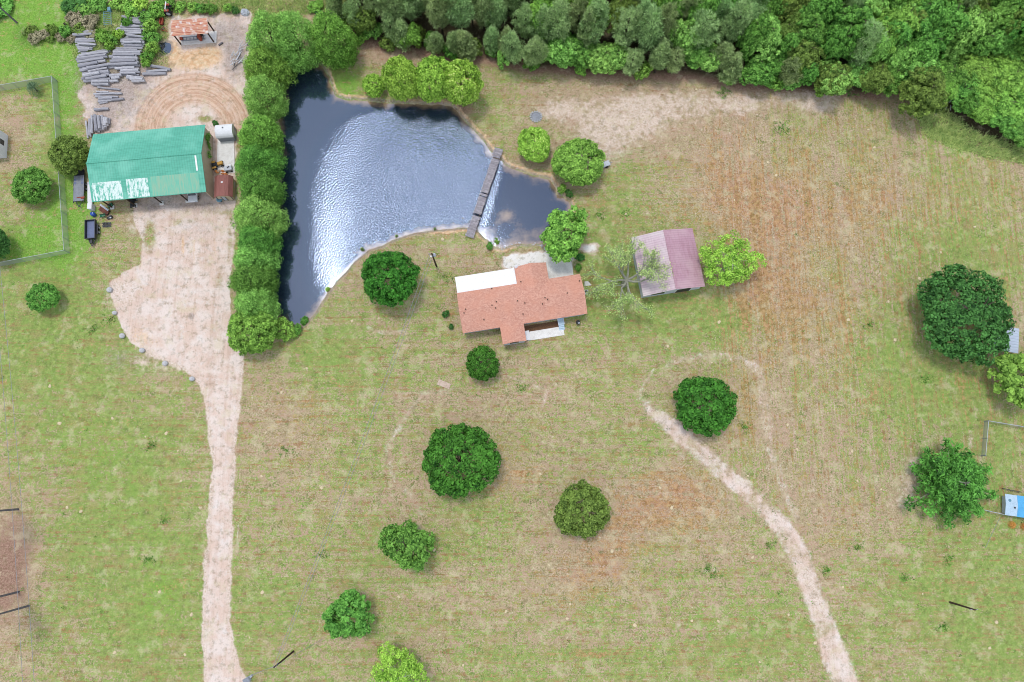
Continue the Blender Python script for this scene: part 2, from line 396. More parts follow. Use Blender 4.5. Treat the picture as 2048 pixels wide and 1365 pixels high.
EDGE = [(690,60),(735,85),(800,95),(850,105),(900,118),(960,118),(1010,125),(1060,140),(1110,138),(1180,145),(1280,150),(1370,150),(1430,160),(1480,170),(1540,172),(1600,182),(1660,185),(1720,190),(1760,188),(1800,180),(1838,190),(1880,240),(1930,275),(2000,300),(2100,325)]

# ------------------------------------------------------------------ ground
def axis(lo, hi, step):
    a = np.arange(lo, hi+step/2, step); far = []; d = step; x = 0
    while x < 2600: d *= 1.35; x += d; far.append(x)
    far = np.array(far); return np.concatenate([lo-far[::-1], a, hi+far])
gx = axis(-108, 108, 0.31); gy = axis(-40, 108, 0.31)
X, Y = np.meshgrid(gx, gy); NX, NY = len(gx), len(gy)
u, v = UV(X, Y); behind = (-Y*sT-HC*cT) > -1; u = np.where(behind, 1024, u); v = np.where(behind, -9999, v)
w1 = vnoise(X, Y, 0.25, 3)-0.5; w2 = vnoise(X, Y, 0.25, 31)-0.5
w3 = vnoise(X, Y, 1.1, 5, 3)-0.5; w4 = vnoise(X, Y, 1.1, 51, 3)-0.5
uu = u+w1*26+w3*9; vv = v+w2*26+w4*9             # ragged edges
uf = u+w3*5; vf = v+w4*5
pond = sdf(uf, vf, POND)*0.088
pud = sdf(u+w3*3, v+w4*3, PUDDLE)*0.09
Z = -1.6*ss(pond, -0.9, 2.2)-0.5*ss(pud, -0.3, 0.7)
Z += (vnoise(X, Y, 0.09, 77, 3)-0.5)*0.22*np.where(pond > -2, 0.2, 1)
dr = sdf(u+w1*8+w3*6, v+w2*8+w4*6, DRIVE); ya = sdf(uu, vv, YARD)
td, tw = pline(u+w3*6+w1*8, v+w4*6, TRACK)
lp = pline(u, v, [(x, y, 1) for x, y in EDGE])[0]
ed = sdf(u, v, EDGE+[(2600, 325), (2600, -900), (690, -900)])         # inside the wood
big = vnoise(X, Y, 0.035, 11, 4)

G = 0.46+(big-0.5)*0.6+(vnoise(X, Y, 0.14, 12, 4)-0.5)*0.5
G += 0.95*blobs(u, v, [(60,120,110,70,.9),(60,20,160,80,.9),(120,300,50,260,.9),(50,490,120,70,.7),(100,650,160,120,.5),(200,850,230,170,.42),(250,1050,180,130,.5),(300,1250,130,120,.5),(120,1290,120,60,.2),
 (640,750,80,70,.32),(690,690,150,60,.32),(830,740,90,40,.3),(700,860,80,60,.15),(560,1200,140,90,.3),(620,1010,80,60,.25),(730,950,60,160,.2),(690,165,40,35,.9),(1030,140,60,24,.35),(985,230,40,60,.35),(1240,590,100,60,.45),(1350,630,140,45,.6),(1470,650,90,40,.4),(1210,470,50,60,.5),(1180,560,40,50,.35),(640,690,60,40,.3),(880,480,60,20,.2),
 (1150,850,150,60,.28),(1270,900,100,50,.28),(900,1010,60,60,.2),(1780,720,80,140,.6),(1890,780,80,70,.55),(1960,520,110,60,.5),(1900,470,120,40,.3),(1980,880,70,80,.45),(1960,1150,120,140,.42),(1990,1300,90,90,.5),(1820,1190,70,70,.3),(1700,1290,120,80,.2),(1100,1330,200,40,.15),(1560,1260,80,100,.2),
 (560,880,100,120,-.35),(690,1010,60,60,-.2),(1000,800,200,60,-.2),(820,980,60,90,-.2),(1120,1200,300,90,-.2),(1290,220,240,70,-.6),(1500,900,120,200,-.05),(1640,1010,110,100,-.12),(1500,420,150,150,-.12),(1700,330,200,60,.12),(1850,420,150,80,.12),(860,100,200,40,-.4),(950,620,20,60,-.1),(20,1120,60,150,-.7),(110,1010,40,80,-.3),(150,1270,30,40,-.4),(40,250,40,60,-.5),(60,420,50,25,-.3)])
lush = blobs(u, v, [(60,110,120,70,.95),(60,20,160,60,.9),(128,300,32,260,.85),(100,470,80,60,.8),(30,500,60,30,.6),(170,420,40,60,.6),(690,170,36,34,.9),(230,30,80,60,.3),(400,12,140,16,.5),(1780,730,60,90,.4),(1900,800,60,50,.35),(1340,640,80,20,.25),(1940,265,110,50,.9),(300,1250,80,90,.35),(150,880,150,90,.32),(250,1000,120,120,.35),(60,700,80,100,.3),(330,1150,70,100,.3),(640,720,70,50,.2),(1980,1200,80,160,.2)])
lush = lush*(0.55+0.9*vnoise(X, Y, 0.2, 90, 4))-0.6*np.exp(-((u-120)/10)**2-((v-300)/70)**2)*0
clay = blobs(u, v, [(1480,365,70,70,.42),(1530,430,70,60,.38),(1500,560,40,70,.5),(1560,600,70,80,.4),(1440,300,60,60,.3),(1550,560,200,220,.18),(1330,1050,160,120,.15),(1640,420,200,120,.15),(640,880,90,90,.15),(1430,420,120,80,.3),(1540,650,90,120,.35),(1500,800,60,80,.25),(1330,980,80,50,.5),(1400,1005,60,45,.42),(1290,1040,90,50,.4),(1220,1100,70,60,.5),(1150,1160,80,50,.5),(1075,938,16,9,.5),(985,900,60,60,.35),(1010,965,60,40,.4),(1700,640,60,130,.35),(1900,400,170,60,.35),(1750,330,60,60,.3),(1660,430,120,60,.25),(590,830,70,50,.25),(700,1000,60,60,.15),(950,440,60,20,.3),(900,610,20,60,.3),(1610,330,40,80,.2),(1250,1330,300,30,.15),(1660,1060,60,60,.25),(870,470,50,15,.4),(1150,640,40,30,.25)])
sand = blobs(u, v, [(1100,225,50,25,.4),(1140,215,60,25,.5),(1180,270,45,45,.55),(1250,260,55,55,.72),(1290,215,80,30,.5),(1390,205,80,34,.42),(1330,250,80,40,.35),(1450,205,90,28,.4),(1600,205,90,26,.42),(1020,150,60,20,.2),(1170,320,60,20,.3),(1490,210,30,20,.45),(1640,210,34,24,.6),(1610,190,60,15,.38),(1160,340,20,15,.3),(1310,315,30,14,.3),(1182,499,20,11,1.0),(1357,1248,7,11,.8),(1413,1143,16,8,.7),(1432,1140,8,6,.5),(1364,913,11,9,.8),(1345,893,8,5,.75),(1822,955,26,45,.5),(1805,1000,25,40,.42),(1830,925,30,14,.4),(1941,878,7,22,.7),(1950,1080,4,24,.5),(790,730,50,16,.3),(700,870,40,20,.2),(620,560,10,10,0),(820,1150,60,20,.2),(1450,760,40,12,.25),(240,590,38,44,.75),(285,722,30,20,.6),(330,738,24,15,.5),(360,470,50,60,.3),(420,430,50,18,.5),(265,450,22,40,.6),(90,480,40,10,0)])
sand = np.minimum(sand, .8)
sand *= 0.62+0.6*vnoise(X, Y, .12, 44, 4)
sand = np.maximum(sand, 1.25*ss(sdf(u+w3*12, v+w4*12, [(1003,510),(1050,503),(1090,500),(1150,503),(1150,530),(1130,562),(1085,562),(1000,534)]), -3, 6))
sand = np.maximum(sand, 1.2*np.exp(-((u+w3*10-1180)/20)**4-((v+w4*10-499)/11)**4))
sand += 0.8*np.exp(-((dr-3)/5.5)**2)*ss(v, 640, 760)
dirt = np.maximum(ss(dr, -4, 5), 0.85*ss(ya, -8, 8))
dirt = np.maximum(dirt, (0.9-0.3*ss(vnoise(X, Y, 0.35, 8), .4, .7))*.86*ss(tw*1.2-td, -13, 10)*ss(v, 735, 840))
sand += 0.85*ss(tw*0.8-td, -5, 6)*ss(v, 800, 1100)*vnoise(X, Y, 0.14, 9, 4)*1.2+.4*np.exp(-((u-1372)/30)**2-((v-872)/22)**2)
d2, wd2 = pline(uu, vv, [(1592, 1030, 10), (1572, 985, 11), (1552, 930, 12), (1538, 850, 12), (1527, 780, 12), (1520, 740, 10), (1480, 715, 9), (1400, 713, 8), (1330, 735, 8)])
dirt = np.maximum(dirt, 0.415*ss(wd2-d2, -12, 8))
d3, wd3 = pline(uu, vv, [(1282, 790, 8), (1290, 765, 6), (1312, 738, 5)]); dirt = np.maximum(dirt, 0.41*ss(wd3-d3, -7, 6))
d4, wd4 = pline(u+w1*8, v+w2*8, [(1000, 748, 3), (1050, 765, 3), (1096, 782, 4), (1083, 820, 3)]); dirt = np.maximum(dirt, 0.46*ss(wd4-d4, -4, 3))
d7, wd7 = pline(uu, vv, [(905, 775, 7), (850, 790, 7), (800, 840, 7), (775, 900, 7), (790, 970, 6), (850, 1030, 6)]); dirt = np.maximum(dirt, 0.42*ss(wd7-d7, -9, 7))
d5, wd5 = pline(u+w1*8, v+w2*8, [(735, 655, 4), (770, 668, 5), (805, 664, 4)]); dirt = np.maximum(dirt, 0.42*ss(wd5-d5, -4, 3))
d6, wd6 = pline(u+w1*6, v+w2*6, [(477, 1050, 3), (474, 1100, 3)]); dirt = np.maximum(dirt, 0.5*ss(wd6-d6, -2, 2))
grassin = blobs(u, v, [(300,470,14,40,.9),(440,560,12,40,.6),(460,480,8,60,.6),(440,425,34,12,.55),(355,445,12,10,.6),(385,442,18,10,.5),(320,110,25,40,.8),(340,128,10,10,.7),(380,85,20,6,.5),(255,400,16,20,.9),(230,430,24,60,1.0),(410,238,18,8,.7),(265,490,20,30,.6),(300,690,24,20,.25)])
dirt -= grassin*0.9
straw = np.maximum(ss(ed, -34, 4)*0.9, blobs(u, v, [(880,205,60,26,.7),(20,1130,60,140,.85),(1070,320,70,24,.6),(800,110,150,26,.45),(985,255,20,20,.5),(930,225,24,16,.6),(780,610,60,40,.25),(1700,180,200,22,.5),(1970,170,200,80,.5),(1150,380,50,30,.4),(40,250,36,40,.25)]))
straw *= np.where(ed > 8, 1.0, 0.75+0.5*vnoise(X, Y, .2, 66))
damp = blobs(u, v, [(250,180,80,60,.6),(210,140,70,60,.6),(215,240,50,50,.45),(455,60,60,50,.5),(470,130,30,40,.5),(400,470,80,60,.25),(383,632,7,10,.9),(300,420,20,20,.5),(420,415,60,14,.5),(405,690,20,6,.3),(240,720,50,40,.5),(330,745,40,20,.3),(270,90,40,60,.5),(330,410,140,10,.5),(470,120,20,50,.35),(450,70,60,30,.3),(400,455,80,20,.18),(1822,955,26,45,.3),(1900,660,60,60,0)])+0.8*np.exp(-((pond+0.25)/0.3)**2)+0.8*np.exp(-((pud+0.1)/0.4)**2)
orange = blobs(u, v, [(366,492,4,30,.75),(388,500,4,50,.5),(345,520,4,40,.4),(430,490,5,40,.5),(400,520,6,60,.35),(330,600,40,40,.2),(300,690,40,20,.35),(275,665,30,24,.4),(385,120,50,24,1.0),(425,105,25,20,.7),(345,92,12,20,.7),(350,200,40,40,.1)])
orange = np.maximum(orange, 0.75*np.exp(-((pond+0.55)/0.42)**2)*np.where((u > 650), 1, 0.35)*ss(vnoise(X, Y, .12, 23), .3, .5))
ru = (u-388)/118.0; rv = (v-262)/114.0; ringr = np.hypot(ru, rv)
ring = ss(ringr, 0.40, 0.56)*ss(1.05-ringr, 0, 0.07)*ss(ya, -4, 6)*ss(300-v, 0, 20)
sv = ss(u, 1330, 1480)*ss(1120-v, 0, 160)
trk = ss(dr, 0, 8)
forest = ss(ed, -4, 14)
# mown stripes and speckle live in the shader; masks go in as attributes
A1 = np.stack([G, clay, sand, dirt], -1).reshape(-1, 4); A2 = np.stack([lush, straw, damp, sv], -1).reshape(-1, 4)
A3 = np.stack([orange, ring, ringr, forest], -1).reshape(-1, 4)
Vg = np.stack([X, Y, Z], -1).reshape(-1, 3)

def ground_mat():
    t = NT('ground'); p = t.geo()
    def ch(nm):
        a = t.attr(nm); s = t.n('ShaderNodeSeparateColor'); t.l(a.outputs['Color'], s.inputs[0])
        return s.outputs[0], s.outputs[1], s.outputs[2], a.outputs['Alpha']
    g, cl, sa, di = ch('m1'); lu, stw, da, sv_ = ch('m2'); orr, rg, rr, fo = ch('m3')
    n0 = t.noise(p, 0.3, 6, .65); n1 = t.noise(p, 1.3, 5, .7); n2 = t.noise(p, 3.4, 4, .7); n3 = t.noise(p, 9.0, 2, .6); n4 = t.noise(p, 0.62, 6, .7)
    def stripes(sx, sy, sc): return t.noise(t.scale(p, (sx, sy, 1)), sc, 5, .75)
    def fmix(a, b):
        x = t.n('ShaderNodeMix', data_type='FLOAT'); t.l(sv_, x.inputs[0]); t.l(a, x.inputs[2]); t.l(b, x.inputs[3]); return x.outputs[0]
    st = fmix(stripes(.06, 1, 1.9), stripes(1, .06, 1.9)); st2 = fmix(stripes(.05, 1, .45), stripes(1, .05, .45))
    c0 = lambda n, a: t.math('MULTIPLY', t.math('SUBTRACT', n, 0.5), a)
    fine = t.math('ADD', t.math('ADD', c0(n1, 1.3), c0(n2, 1.5)), t.math('ADD', c0(n3, .6), c0(n4, 1.6)))
    mow = t.math('ADD', fine, t.math('ADD', t.math('MULTIPLY', c0(st, 1.0), t.math('ADD', 1.0, t.math('MULTIPLY', sv_, .9))), t.math('MULTIPLY', c0(st2, 1.1), t.math('ADD', 1.0, t.math('MULTIPLY', sv_, .5)))))
    def msk(m, amp, lo, hi, src): return t.ramp(t.math('ADD', m, t.math('MULTIPLY', src, amp)), lo, hi)
    tan = t.mix(t.ramp(n4, .40, .60), S(188, 172, 134), S(204, 174, 152))
    tan = t.mix(t.ramp(n2, .42, .6, 0, .8), tan, S(152, 132, 102))
    tan = t.mix(t.ramp(n1, .54, .66, 0, .75), tan, S(220, 204, 182))
    grn = t.mix(t.ramp(n1, .38, .65), S(126, 150, 74), S(166, 182, 104))
    grn = t.mix(t.ramp(n4, .42, .62, 0, .6), grn, S(142, 172, 90))
    olv = t.mix(t.ramp(n2, .36, .64), S(142, 140, 84), S(178, 172, 112))
    grn = t.mix(t.ramp(t.math('ADD', n0, c0(st, .8)), .5, .6, 0, .8), grn, olv)
    pnk = t.mix(t.ramp(n2, .38, .64), S(176, 142, 118), S(214, 186, 164))
    tan = t.mix(t.ramp(t.math('ADD', t.noise(p, .22, 6, .7), c0(st, .7)), .5, .6, 0, .8), tan, pnk)
    c = t.mix(msk(g, 1.6, .28, .64, mow), tan, grn)
    c = t.mix(t.ramp(t.math('ADD', t.noise(p, .5, 5, .72), c0(n2, .7)), .585, .65, 0, .7), c, S(112, 134, 70))
    c = t.mix(t.ramp(t.math('ADD', t.noise(p, .8, 5, .72), c0(st, .8)), .58, .66, 0, .7), c, S(158, 118, 82))
    c = t.mix(msk(lu, .9, .3, .9, mow), c, t.mix(t.ramp(n2, .35, .65), S(108, 158, 56), S(146, 188, 84)))
    c = t.mix(t.math('MULTIPLY', msk(cl, 1.9, .4, .88, mow), .74), c, t.mix(t.ramp(n1, .40, .60), S(158, 108, 72), S(204, 154, 118)))
    c = t.mix(msk(stw, .5, .3, .85, fine), c, t.mix(t.ramp(n2, .35, .65), S(140, 106, 92), S(178, 146, 126)))
    # bare soil of the yard, drive and track
    rut = t.noise(t.scale(p, (1.7, 0.03, 1)), 1.0, 3, .6)
    soil = t.mix(t.ramp(n0, .38, .62), S(236, 220, 210), S(226, 200, 184))
    soil = t.mix(t.math('MULTIPLY', t.ramp(rut, .46, .66, 0, .6), t.ramp(n0, .4, .6, .25, 1)), soil, S(200, 170, 152))
    soil = t.mix(t.ramp(n4, .52, .68, 0, .55), soil, S(234, 228, 224))
    soil = t.mix(t.ramp(n2, .58, .72, 0, .3), soil, S(190, 166, 152))
    cmb = t.n('ShaderNodeCombineXYZ'); t.l(t.math('MULTIPLY', rr, 9.0), cmb.inputs[0]); t.l(t.math('MULTIPLY', n0, .7), cmb.inputs[1])
    rn = t.noise(cmb.outputs[0], 2.4, 5, .8)
    rcol = t.mix(t.ramp(rn, .36, .6), S(190, 148, 120), S(230, 198, 174))
    soil = t.mix(t.math('MULTIPLY', rg, t.ramp(n4, .3, .55, .45, 1)), soil, rcol)
    c = t.mix(msk(di, .5, .28, .72, fine), c, soil)
    c = t.mix(msk(orr, .6, .3, .8, fine), c, t.mix(t.ramp(n1, .4, .62), S(220, 176, 134), S(240, 210, 176)))
    c = t.mix(t.math('MULTIPLY', msk(da, .7, .25, .9, fine), .75), c, t.mix(t.ramp(n2, .4, .6), S(140, 126, 120), S(188, 174, 168)))
    c = t.mix(msk(sa, .95, .3, .9, fine), c, t.mix(t.ramp(n2, .38, .66), S(238, 222, 208), S(204, 178, 158)))
    c = t.mix(t.ramp(sa, .85, 1.2, 0, .85), c, S(250, 248, 244))
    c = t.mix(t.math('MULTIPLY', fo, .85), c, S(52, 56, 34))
    c = t.mix(t.ramp(t.noise(p, .9, 6, .75), .36, .5, .42, 0), c, S(116, 108, 72))
    c = t.mix(t.ramp(t.noise(p, .33, 6, .75), .52, .64, 0, .4), c, S(216, 204, 168))
    # leaf and straw flecks
    c = t.mix(t.ramp(n3, .6, .74, 0, .5), c, S(100, 104, 66)); c = t.mix(t.ramp(n3, .26, .4, .45, 0), c, S(228, 216, 190))
    h = t.math('ADD', n2, t.math('MULTIPLY', n3, .8))
    return t.done(t.pbr(c, 1.0, 0.05, 0, t.bump(h, 0.55, 0.16)))
GM = ground_mat()
idx = np.arange(NX*NY).reshape(NY, NX)
Q = np.stack([idx[:-1, :-1], idx[:-1, 1:], idx[1:, 1:], idx[1:, :-1]], -1).reshape(-1, 4)
def cellmean(a): return ((a[:-1, :-1]+a[1:, 1:])/2).reshape(-1)
zone = np.zeros(len(Q), int)
zone[cellmean(ya) > 0] = 2; zone[cellmean(dr) > 0] = 1; zone[(cellmean(tw-td) > 0) & (cellmean(v) > 770)] = 3
zone[cellmean(ed) > 0] = 4
zone[cellmean(pond) > -0.35] = 5; zone[cellmean(pud) > -0.2] = 5
for zi, nm in enumerate(['grass_field', 'dirt_driveway', 'dirt_yard', 'sandy_track', 'forest_floor', 'pond_bed']):
    q = Q[zone == zi]; used, inv = np.unique(q, return_inverse=True)
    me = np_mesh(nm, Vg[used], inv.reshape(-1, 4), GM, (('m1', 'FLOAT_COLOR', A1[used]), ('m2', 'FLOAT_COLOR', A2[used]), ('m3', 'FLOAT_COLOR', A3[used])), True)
    o = bpy.data.objects.new(nm, me); C.objects.link(o); tag(o, kind='structure')
def ground_z(x, y):
    i = int(np.searchsorted(gx, x)); j = int(np.searchsorted(gy, y)); return float(Z[j, i])

# ------------------------------------------------------------------ water
def water_mat(name):
    t = NT(name); p = t.geo(); rp = t.attr('ripple').outputs['Fac']
    n1 = t.noise(p, 2.9, 2, .62); n2 = t.noise(p, 0.5, 2, .5)
    h = t.math('ADD', t.math('MULTIPLY', t.math('MULTIPLY', n1, rp), 1.0), t.math('MULTIPLY', n2, .06))
    b = t.n('ShaderNodeBump'); b.inputs['Strength'].default_value = 1.0; b.inputs['Distance'].default_value = 0.15; t.l(h, b.inputs['Height'])
    gl = t.n('ShaderNodeBsdfGlossy'); gl.inputs['Color'].default_value = (.58, .72, 1.0, 1); gl.inputs['Roughness'].default_value = 0.06; t.l(b.outputs[0], gl.inputs['Normal'])
    sh = t.attr('shallow').outputs['Fac']
    df = t.n('ShaderNodeBsdfDiffuse')
    t.l(t.mix(t.ramp(t.math('ADD', sh, t.math('MULTIPLY', t.math('SUBTRACT', t.noise(p, .45, 5), .5), 1.2)), .2, 1.0), (.014, .024, .044, 1), S(168, 142, 112)), df.inputs[0])
    m = t.n('ShaderNodeMixShader'); m.inputs[0].default_value = 0.14
    t.l(df.outputs[0], m.inputs[1]); t.l(gl.outputs[0], m.inputs[2])
    return t.done(m.outputs[0])
WM = water_mat('pond_water')
def water(name, poly, z, step, grow, ripple=None):
    ps = [P(a, b) for a, b in poly]
    xs = np.arange(min(p.x for p in ps)-2, max(p.x for p in ps)+2, step); ys = np.arange(min(p.y for p in ps)-2, max(p.y for p in ps)+2, step)
    x, y = np.meshgrid(xs, ys); a, b = UV(x, y); d = sdf(a, b, poly)*0.088
    i = np.arange(x.size).reshape(x.shape)
    q = np.stack([i[:-1, :-1], i[:-1, 1:], i[1:, 1:], i[1:, :-1]], -1).reshape(-1, 4)
    q = q[((d[:-1, :-1]+d[1:, 1:])/2).reshape(-1) > -grow]
    if ripple:
        nz = (vnoise(x, y, .08, 41)-.5)
        r = ripple(a+nz*40, b+nz*40)
    else: r = np.zeros_like(x)
    shal = np.exp(-np.maximum(d, 0)/0.9)*0.9+blobs(a, b, [(1010, 430, 22, 12, .6), (1000, 455, 60, 24, .25), (1060, 470, 40, 14, .3)]) if ripple else np.full_like(x, .35)
    V = np.stack([x, y, np.full_like(x, z)], -1).reshape(-1, 3); used, inv = np.unique(q, return_inverse=True)
    me = np_mesh(name, V[used], inv.reshape(-1, 4), WM, (('ripple', 'FLOAT', r.reshape(-1)[used]), ('shallow', 'FLOAT', shal.reshape(-1)[used])), True)
    o = bpy.data.objects.new(name, me); C.objects.link(o); return tag(o, kind='structure')
def rip(a, b):
    left = pline(a, b, [(640, 150, 1), (640, 220, 1), (640, 300, 1), (612, 380, 1), (618, 450, 1), (640, 520, 1), (610, 660, 1)])[0]
    side = ss(a-(588+np.where(b < 300, (300-b)*.45, 0)), 0, 170)
    r = 0.85*side*ss(b, 205, 245)
    br = 985-(b-295)*(985-940)/(470-295)
    r *= 1-0.93*ss(a-br, 6, 40)
    r *= 1-.8*ss(b, 520, 590)
    return r+.015
water('pond_water', POND, -0.35, 0.4, 1.1, rip)
water('puddle_water', PUDDLE, -0.22, 0.2, 0.6)

# ------------------------------------------------------------------ foliage builders
def unit(a): return a/np.maximum(np.linalg.norm(a, axis=-1, keepdims=True), 1e-9)
def leaves(pos, nrm, size, rng, tint, aspect=0.6, droop=None):
    n = len(pos); nrm = unit(nrm); t = unit(np.cross(nrm, unit(rng.normal(size=(n, 3))))); b = np.cross(nrm, t)
    if droop is not None: t = unit(t*0.3+droop); b = unit(np.cross(nrm, t))
    s = size*rng.uniform(.65, 1.35, n)[:, None]
    V = np.stack([pos-t*s, pos-b*s*aspect+nrm*s*.18, pos+t*s, pos+b*s*aspect+nrm*s*.18], 1).reshape(-1, 3)
    Q = np.arange(4*n).reshape(-1, 4); return V, Q, np.repeat(tint, 4)
def crown(seed, R, H, z0, nc, rc, nl, leaf, lob=(6, .25), prof=None, fill=.55, aspect=.6, needle=False, flat=0.8, spread=.35):
    rng = np.random.RandomState(seed)
    ld = unit(rng.normal(size=(lob[0], 3))); ld[:, 2] = ld[:, 2]*.5+.15; ld = unit(ld); la = rng.uniform(.5, 1, lob[0])
    def lobe(d): return 1-lob[1]+lob[1]*1.5*np.max(la*np.exp(-(1-d@ld.T)*5.0), axis=1)
    if prof is None:
        d = unit(rng.normal(size=(nc*2, 3))); d = d[d[:, 2] > -.55][:nc]
        f = 1-(1-fill)*rng.rand(len(d))**1.6
        cc = d*np.array([R, R, H/2])*(lobe(d)*f)[:, None]+[0, 0, z0+H/2]
    else:
        tt = np.linspace(0, 1, 200); w = np.array([prof(a) for a in tt])+.05; cdf = np.cumsum(w)/w.sum()
        t = np.interp(rng.rand(nc), cdf, tt); a = rng.rand(nc)*2*PI
        d = np.stack([np.cos(a), np.sin(a), np.full(nc, .35)], -1); d = unit(d)
        f = 1-(1-fill)*rng.rand(nc)**1.6
        r = np.interp(t, tt, w)*R*lobe(d)*f
        cc = np.stack([np.cos(a)*r, np.sin(a)*r, z0+t*H], -1)
    nc = len(cc); out = unit(cc-[0, 0, z0+H*.4])
    ct = rng.beta(2.2, 2.2, nc); cs = rc*rng.uniform(.65, 1.3, nc)
    k = np.repeat(np.arange(nc), nl); n = len(k)
    e = unit(rng.normal(size=(n, 3))+out[k]*.55+[0, 0, .3])
    rad = cs[k]*(.45+.55*rng.rand(n)**.6)
    pos = cc[k]+e*rad[:, None]*[1, 1, flat]
    tint = np.clip(ct[k]*.45+rng.rand(n)*.6-.02, 0, 1)
    if needle:
        return leaves(pos, unit(rng.normal(size=(n, 3))+[0, 0, .4]), leaf, rng, tint, aspect, droop=e)
    return leaves(pos, e*.8+out[k]*.3+rng.normal(size=(n, 3))*spread+[0, 0, .45], leaf, rng, tint, aspect)
def trunk_mb(seed, h, r, spread, n=7, z1=.35, lean=0.1):
    R = random.Random(seed); mb = MB(); top = Vector((R.uniform(-lean, lean), R.uniform(-lean, lean), h))
    mb.tube([(0, 0, -.15), top*.35, top*.7, top], [r*1.25, r*.85, r*.55, r*.18], 8)
    for i in range(n):
        t = z1+(0.9-z1)*i/max(n-1, 1); a = i*2.4+R.uniform(-.4, .4); L = spread*(1.05-t*.5)*R.uniform(.7, 1)
        b = top*t; e = b+Vector((math.cos(a)*L, math.sin(a)*L, L*R.uniform(.25, .6)))
        mid = (b+e)/2+Vector((0, 0, L*.12))
        mb.tube([b, mid, e], [r*.42*(1.1-t*.6), r*.25, r*.08], 6)
        e2 = mid+Vector((math.cos(a+.8)*L*.45, math.sin(a+.8)*L*.45, L*.3)); mb.tube([mid, e2], [r*.2, r*.06], 5)
    return mb
PROTO = {}
def proto(key, R, H, tk, leafmesh, bark='bark', cname='crown'):
    V, Q_, T = leafmesh
    me = np_mesh(key+'_crown', V, Q_, None, (('tint', 'FLOAT', T),))
    me.materials.append(M['leaf_mid'])
    tm = None
    if tk is not None:
        o = tk.build('trunk', bark); tm = o.data; bpy.data.objects.remove(o)
    PROTO[key] = (R, H, tm, me, cname)
cyp = lambda t: (1-t**1.7)**.8*(.55+.45*min(1, t*4))
cone = lambda t: (1-t)**.75*(.6+.4*min(1, t*6))
pinep = lambda t: (1-t**2.2)**.7*(.35+.65*min(1, t*2.2))
proto('round_a', 5, 7, trunk_mb(1, 6.5, .3, 4), crown(1, 5, 6.4, 1.2, 420, .55, 40, .2, (16, .14), fill=.7))
proto('round_b', 5, 7, trunk_mb(2, 6.5, .3, 4), crown(2, 5, 6.6, 1.0, 400, .6, 40, .21, (14, .24), fill=.62))
proto('oak', 5, 6, trunk_mb(3, 5.6, .35, 4.4), crown(3, 5, 5.4, 1.0, 620, .5, 34, .15, (16, .3), fill=.62))
proto('lobed_a', 5, 8, trunk_mb(4, 7.4, .25, 4.4), crown(4, 5.2, 7.2, 1.2, 150, .85, 60, .27, (7, .5), fill=.6))
proto('lobed_b', 5, 8, trunk_mb(5, 7.4, .25, 4.4), crown(15, 5.2, 7.2, 1.2, 140, .85, 60, .28, (6, .52), fill=.6))
proto('airy', 5, 8, trunk_mb(6, 7.6, .22, 4.6, 10), crown(6, 5, 6.6, 1.6, 210, .7, 44, .15, (8, .32), fill=.45), 'palebark')
proto('cauli', 5, 8.5, trunk_mb(7, 8, .25, 4), crown(7, 5, 8.0, .6, 330, .85, 46, .24, (10, .12), fill=.85, flat=.9))
proto('cypress_a', 5, 12, trunk_mb(8, 11.5, .3, 3), crown(8, 5, 11.8, .5, 420, .9, 40, .22, (7, .25), prof=cyp, fill=.5, aspect=.24, spread=.7))
proto('cypress_b', 5, 12, trunk_mb(9, 11.5, .3, 3), crown(9, 5, 11.6, .5, 400, .95, 40, .24, (6, .3), prof=cyp, fill=.5, aspect=.24, spread=.7))
proto('pine_a', 4, 15, trunk_mb(10, 14.5, .24, 3, 10, .4), crown(10, 4, 11, 4, 190, .75, 40, .36, (7, .45), prof=pinep, fill=.3, aspect=.15, needle=True))
proto('pine_b', 4, 15, trunk_mb(11, 14.5, .24, 3, 10, .3), crown(11, 4, 12.5, 2.5, 210, .7, 40, .36, (7, .5), prof=cone, fill=.3, aspect=.15, needle=True))
proto('pine_c', 4, 15, trunk_mb(12, 14.5, .24, 3, 10, .4), crown(12, 4, 11.5, 3.5, 180, .8, 40, .4, (6, .5), prof=pinep, fill=.3, aspect=.15, needle=True))
proto('pine_tall', 4, 15, trunk_mb(12, 14.5, .24, 2, 6, .75), crown(42, 3, 4.5, 10.5, 80, .85, 40, .4, (6, .4), prof=pinep, fill=.3, aspect=.15, needle=True))
proto('wood_a', 5, 12, trunk_mb(13, 11, .28, 4), crown(13, 5, 10.5, 1.5, 330, .7, 40, .23, (10, .45), fill=.45))
proto('wood_b', 5, 12, trunk_mb(14, 11, .28, 4), crown(14, 5, 11, 1.0, 320, .72, 40, .24, (9, .5), fill=.45))
proto('wood_c', 5, 12, trunk_mb(15, 11, .28, 4), crown(25, 5, 10, 1.8, 300, .75, 40, .22, (8, .55), fill=.45))
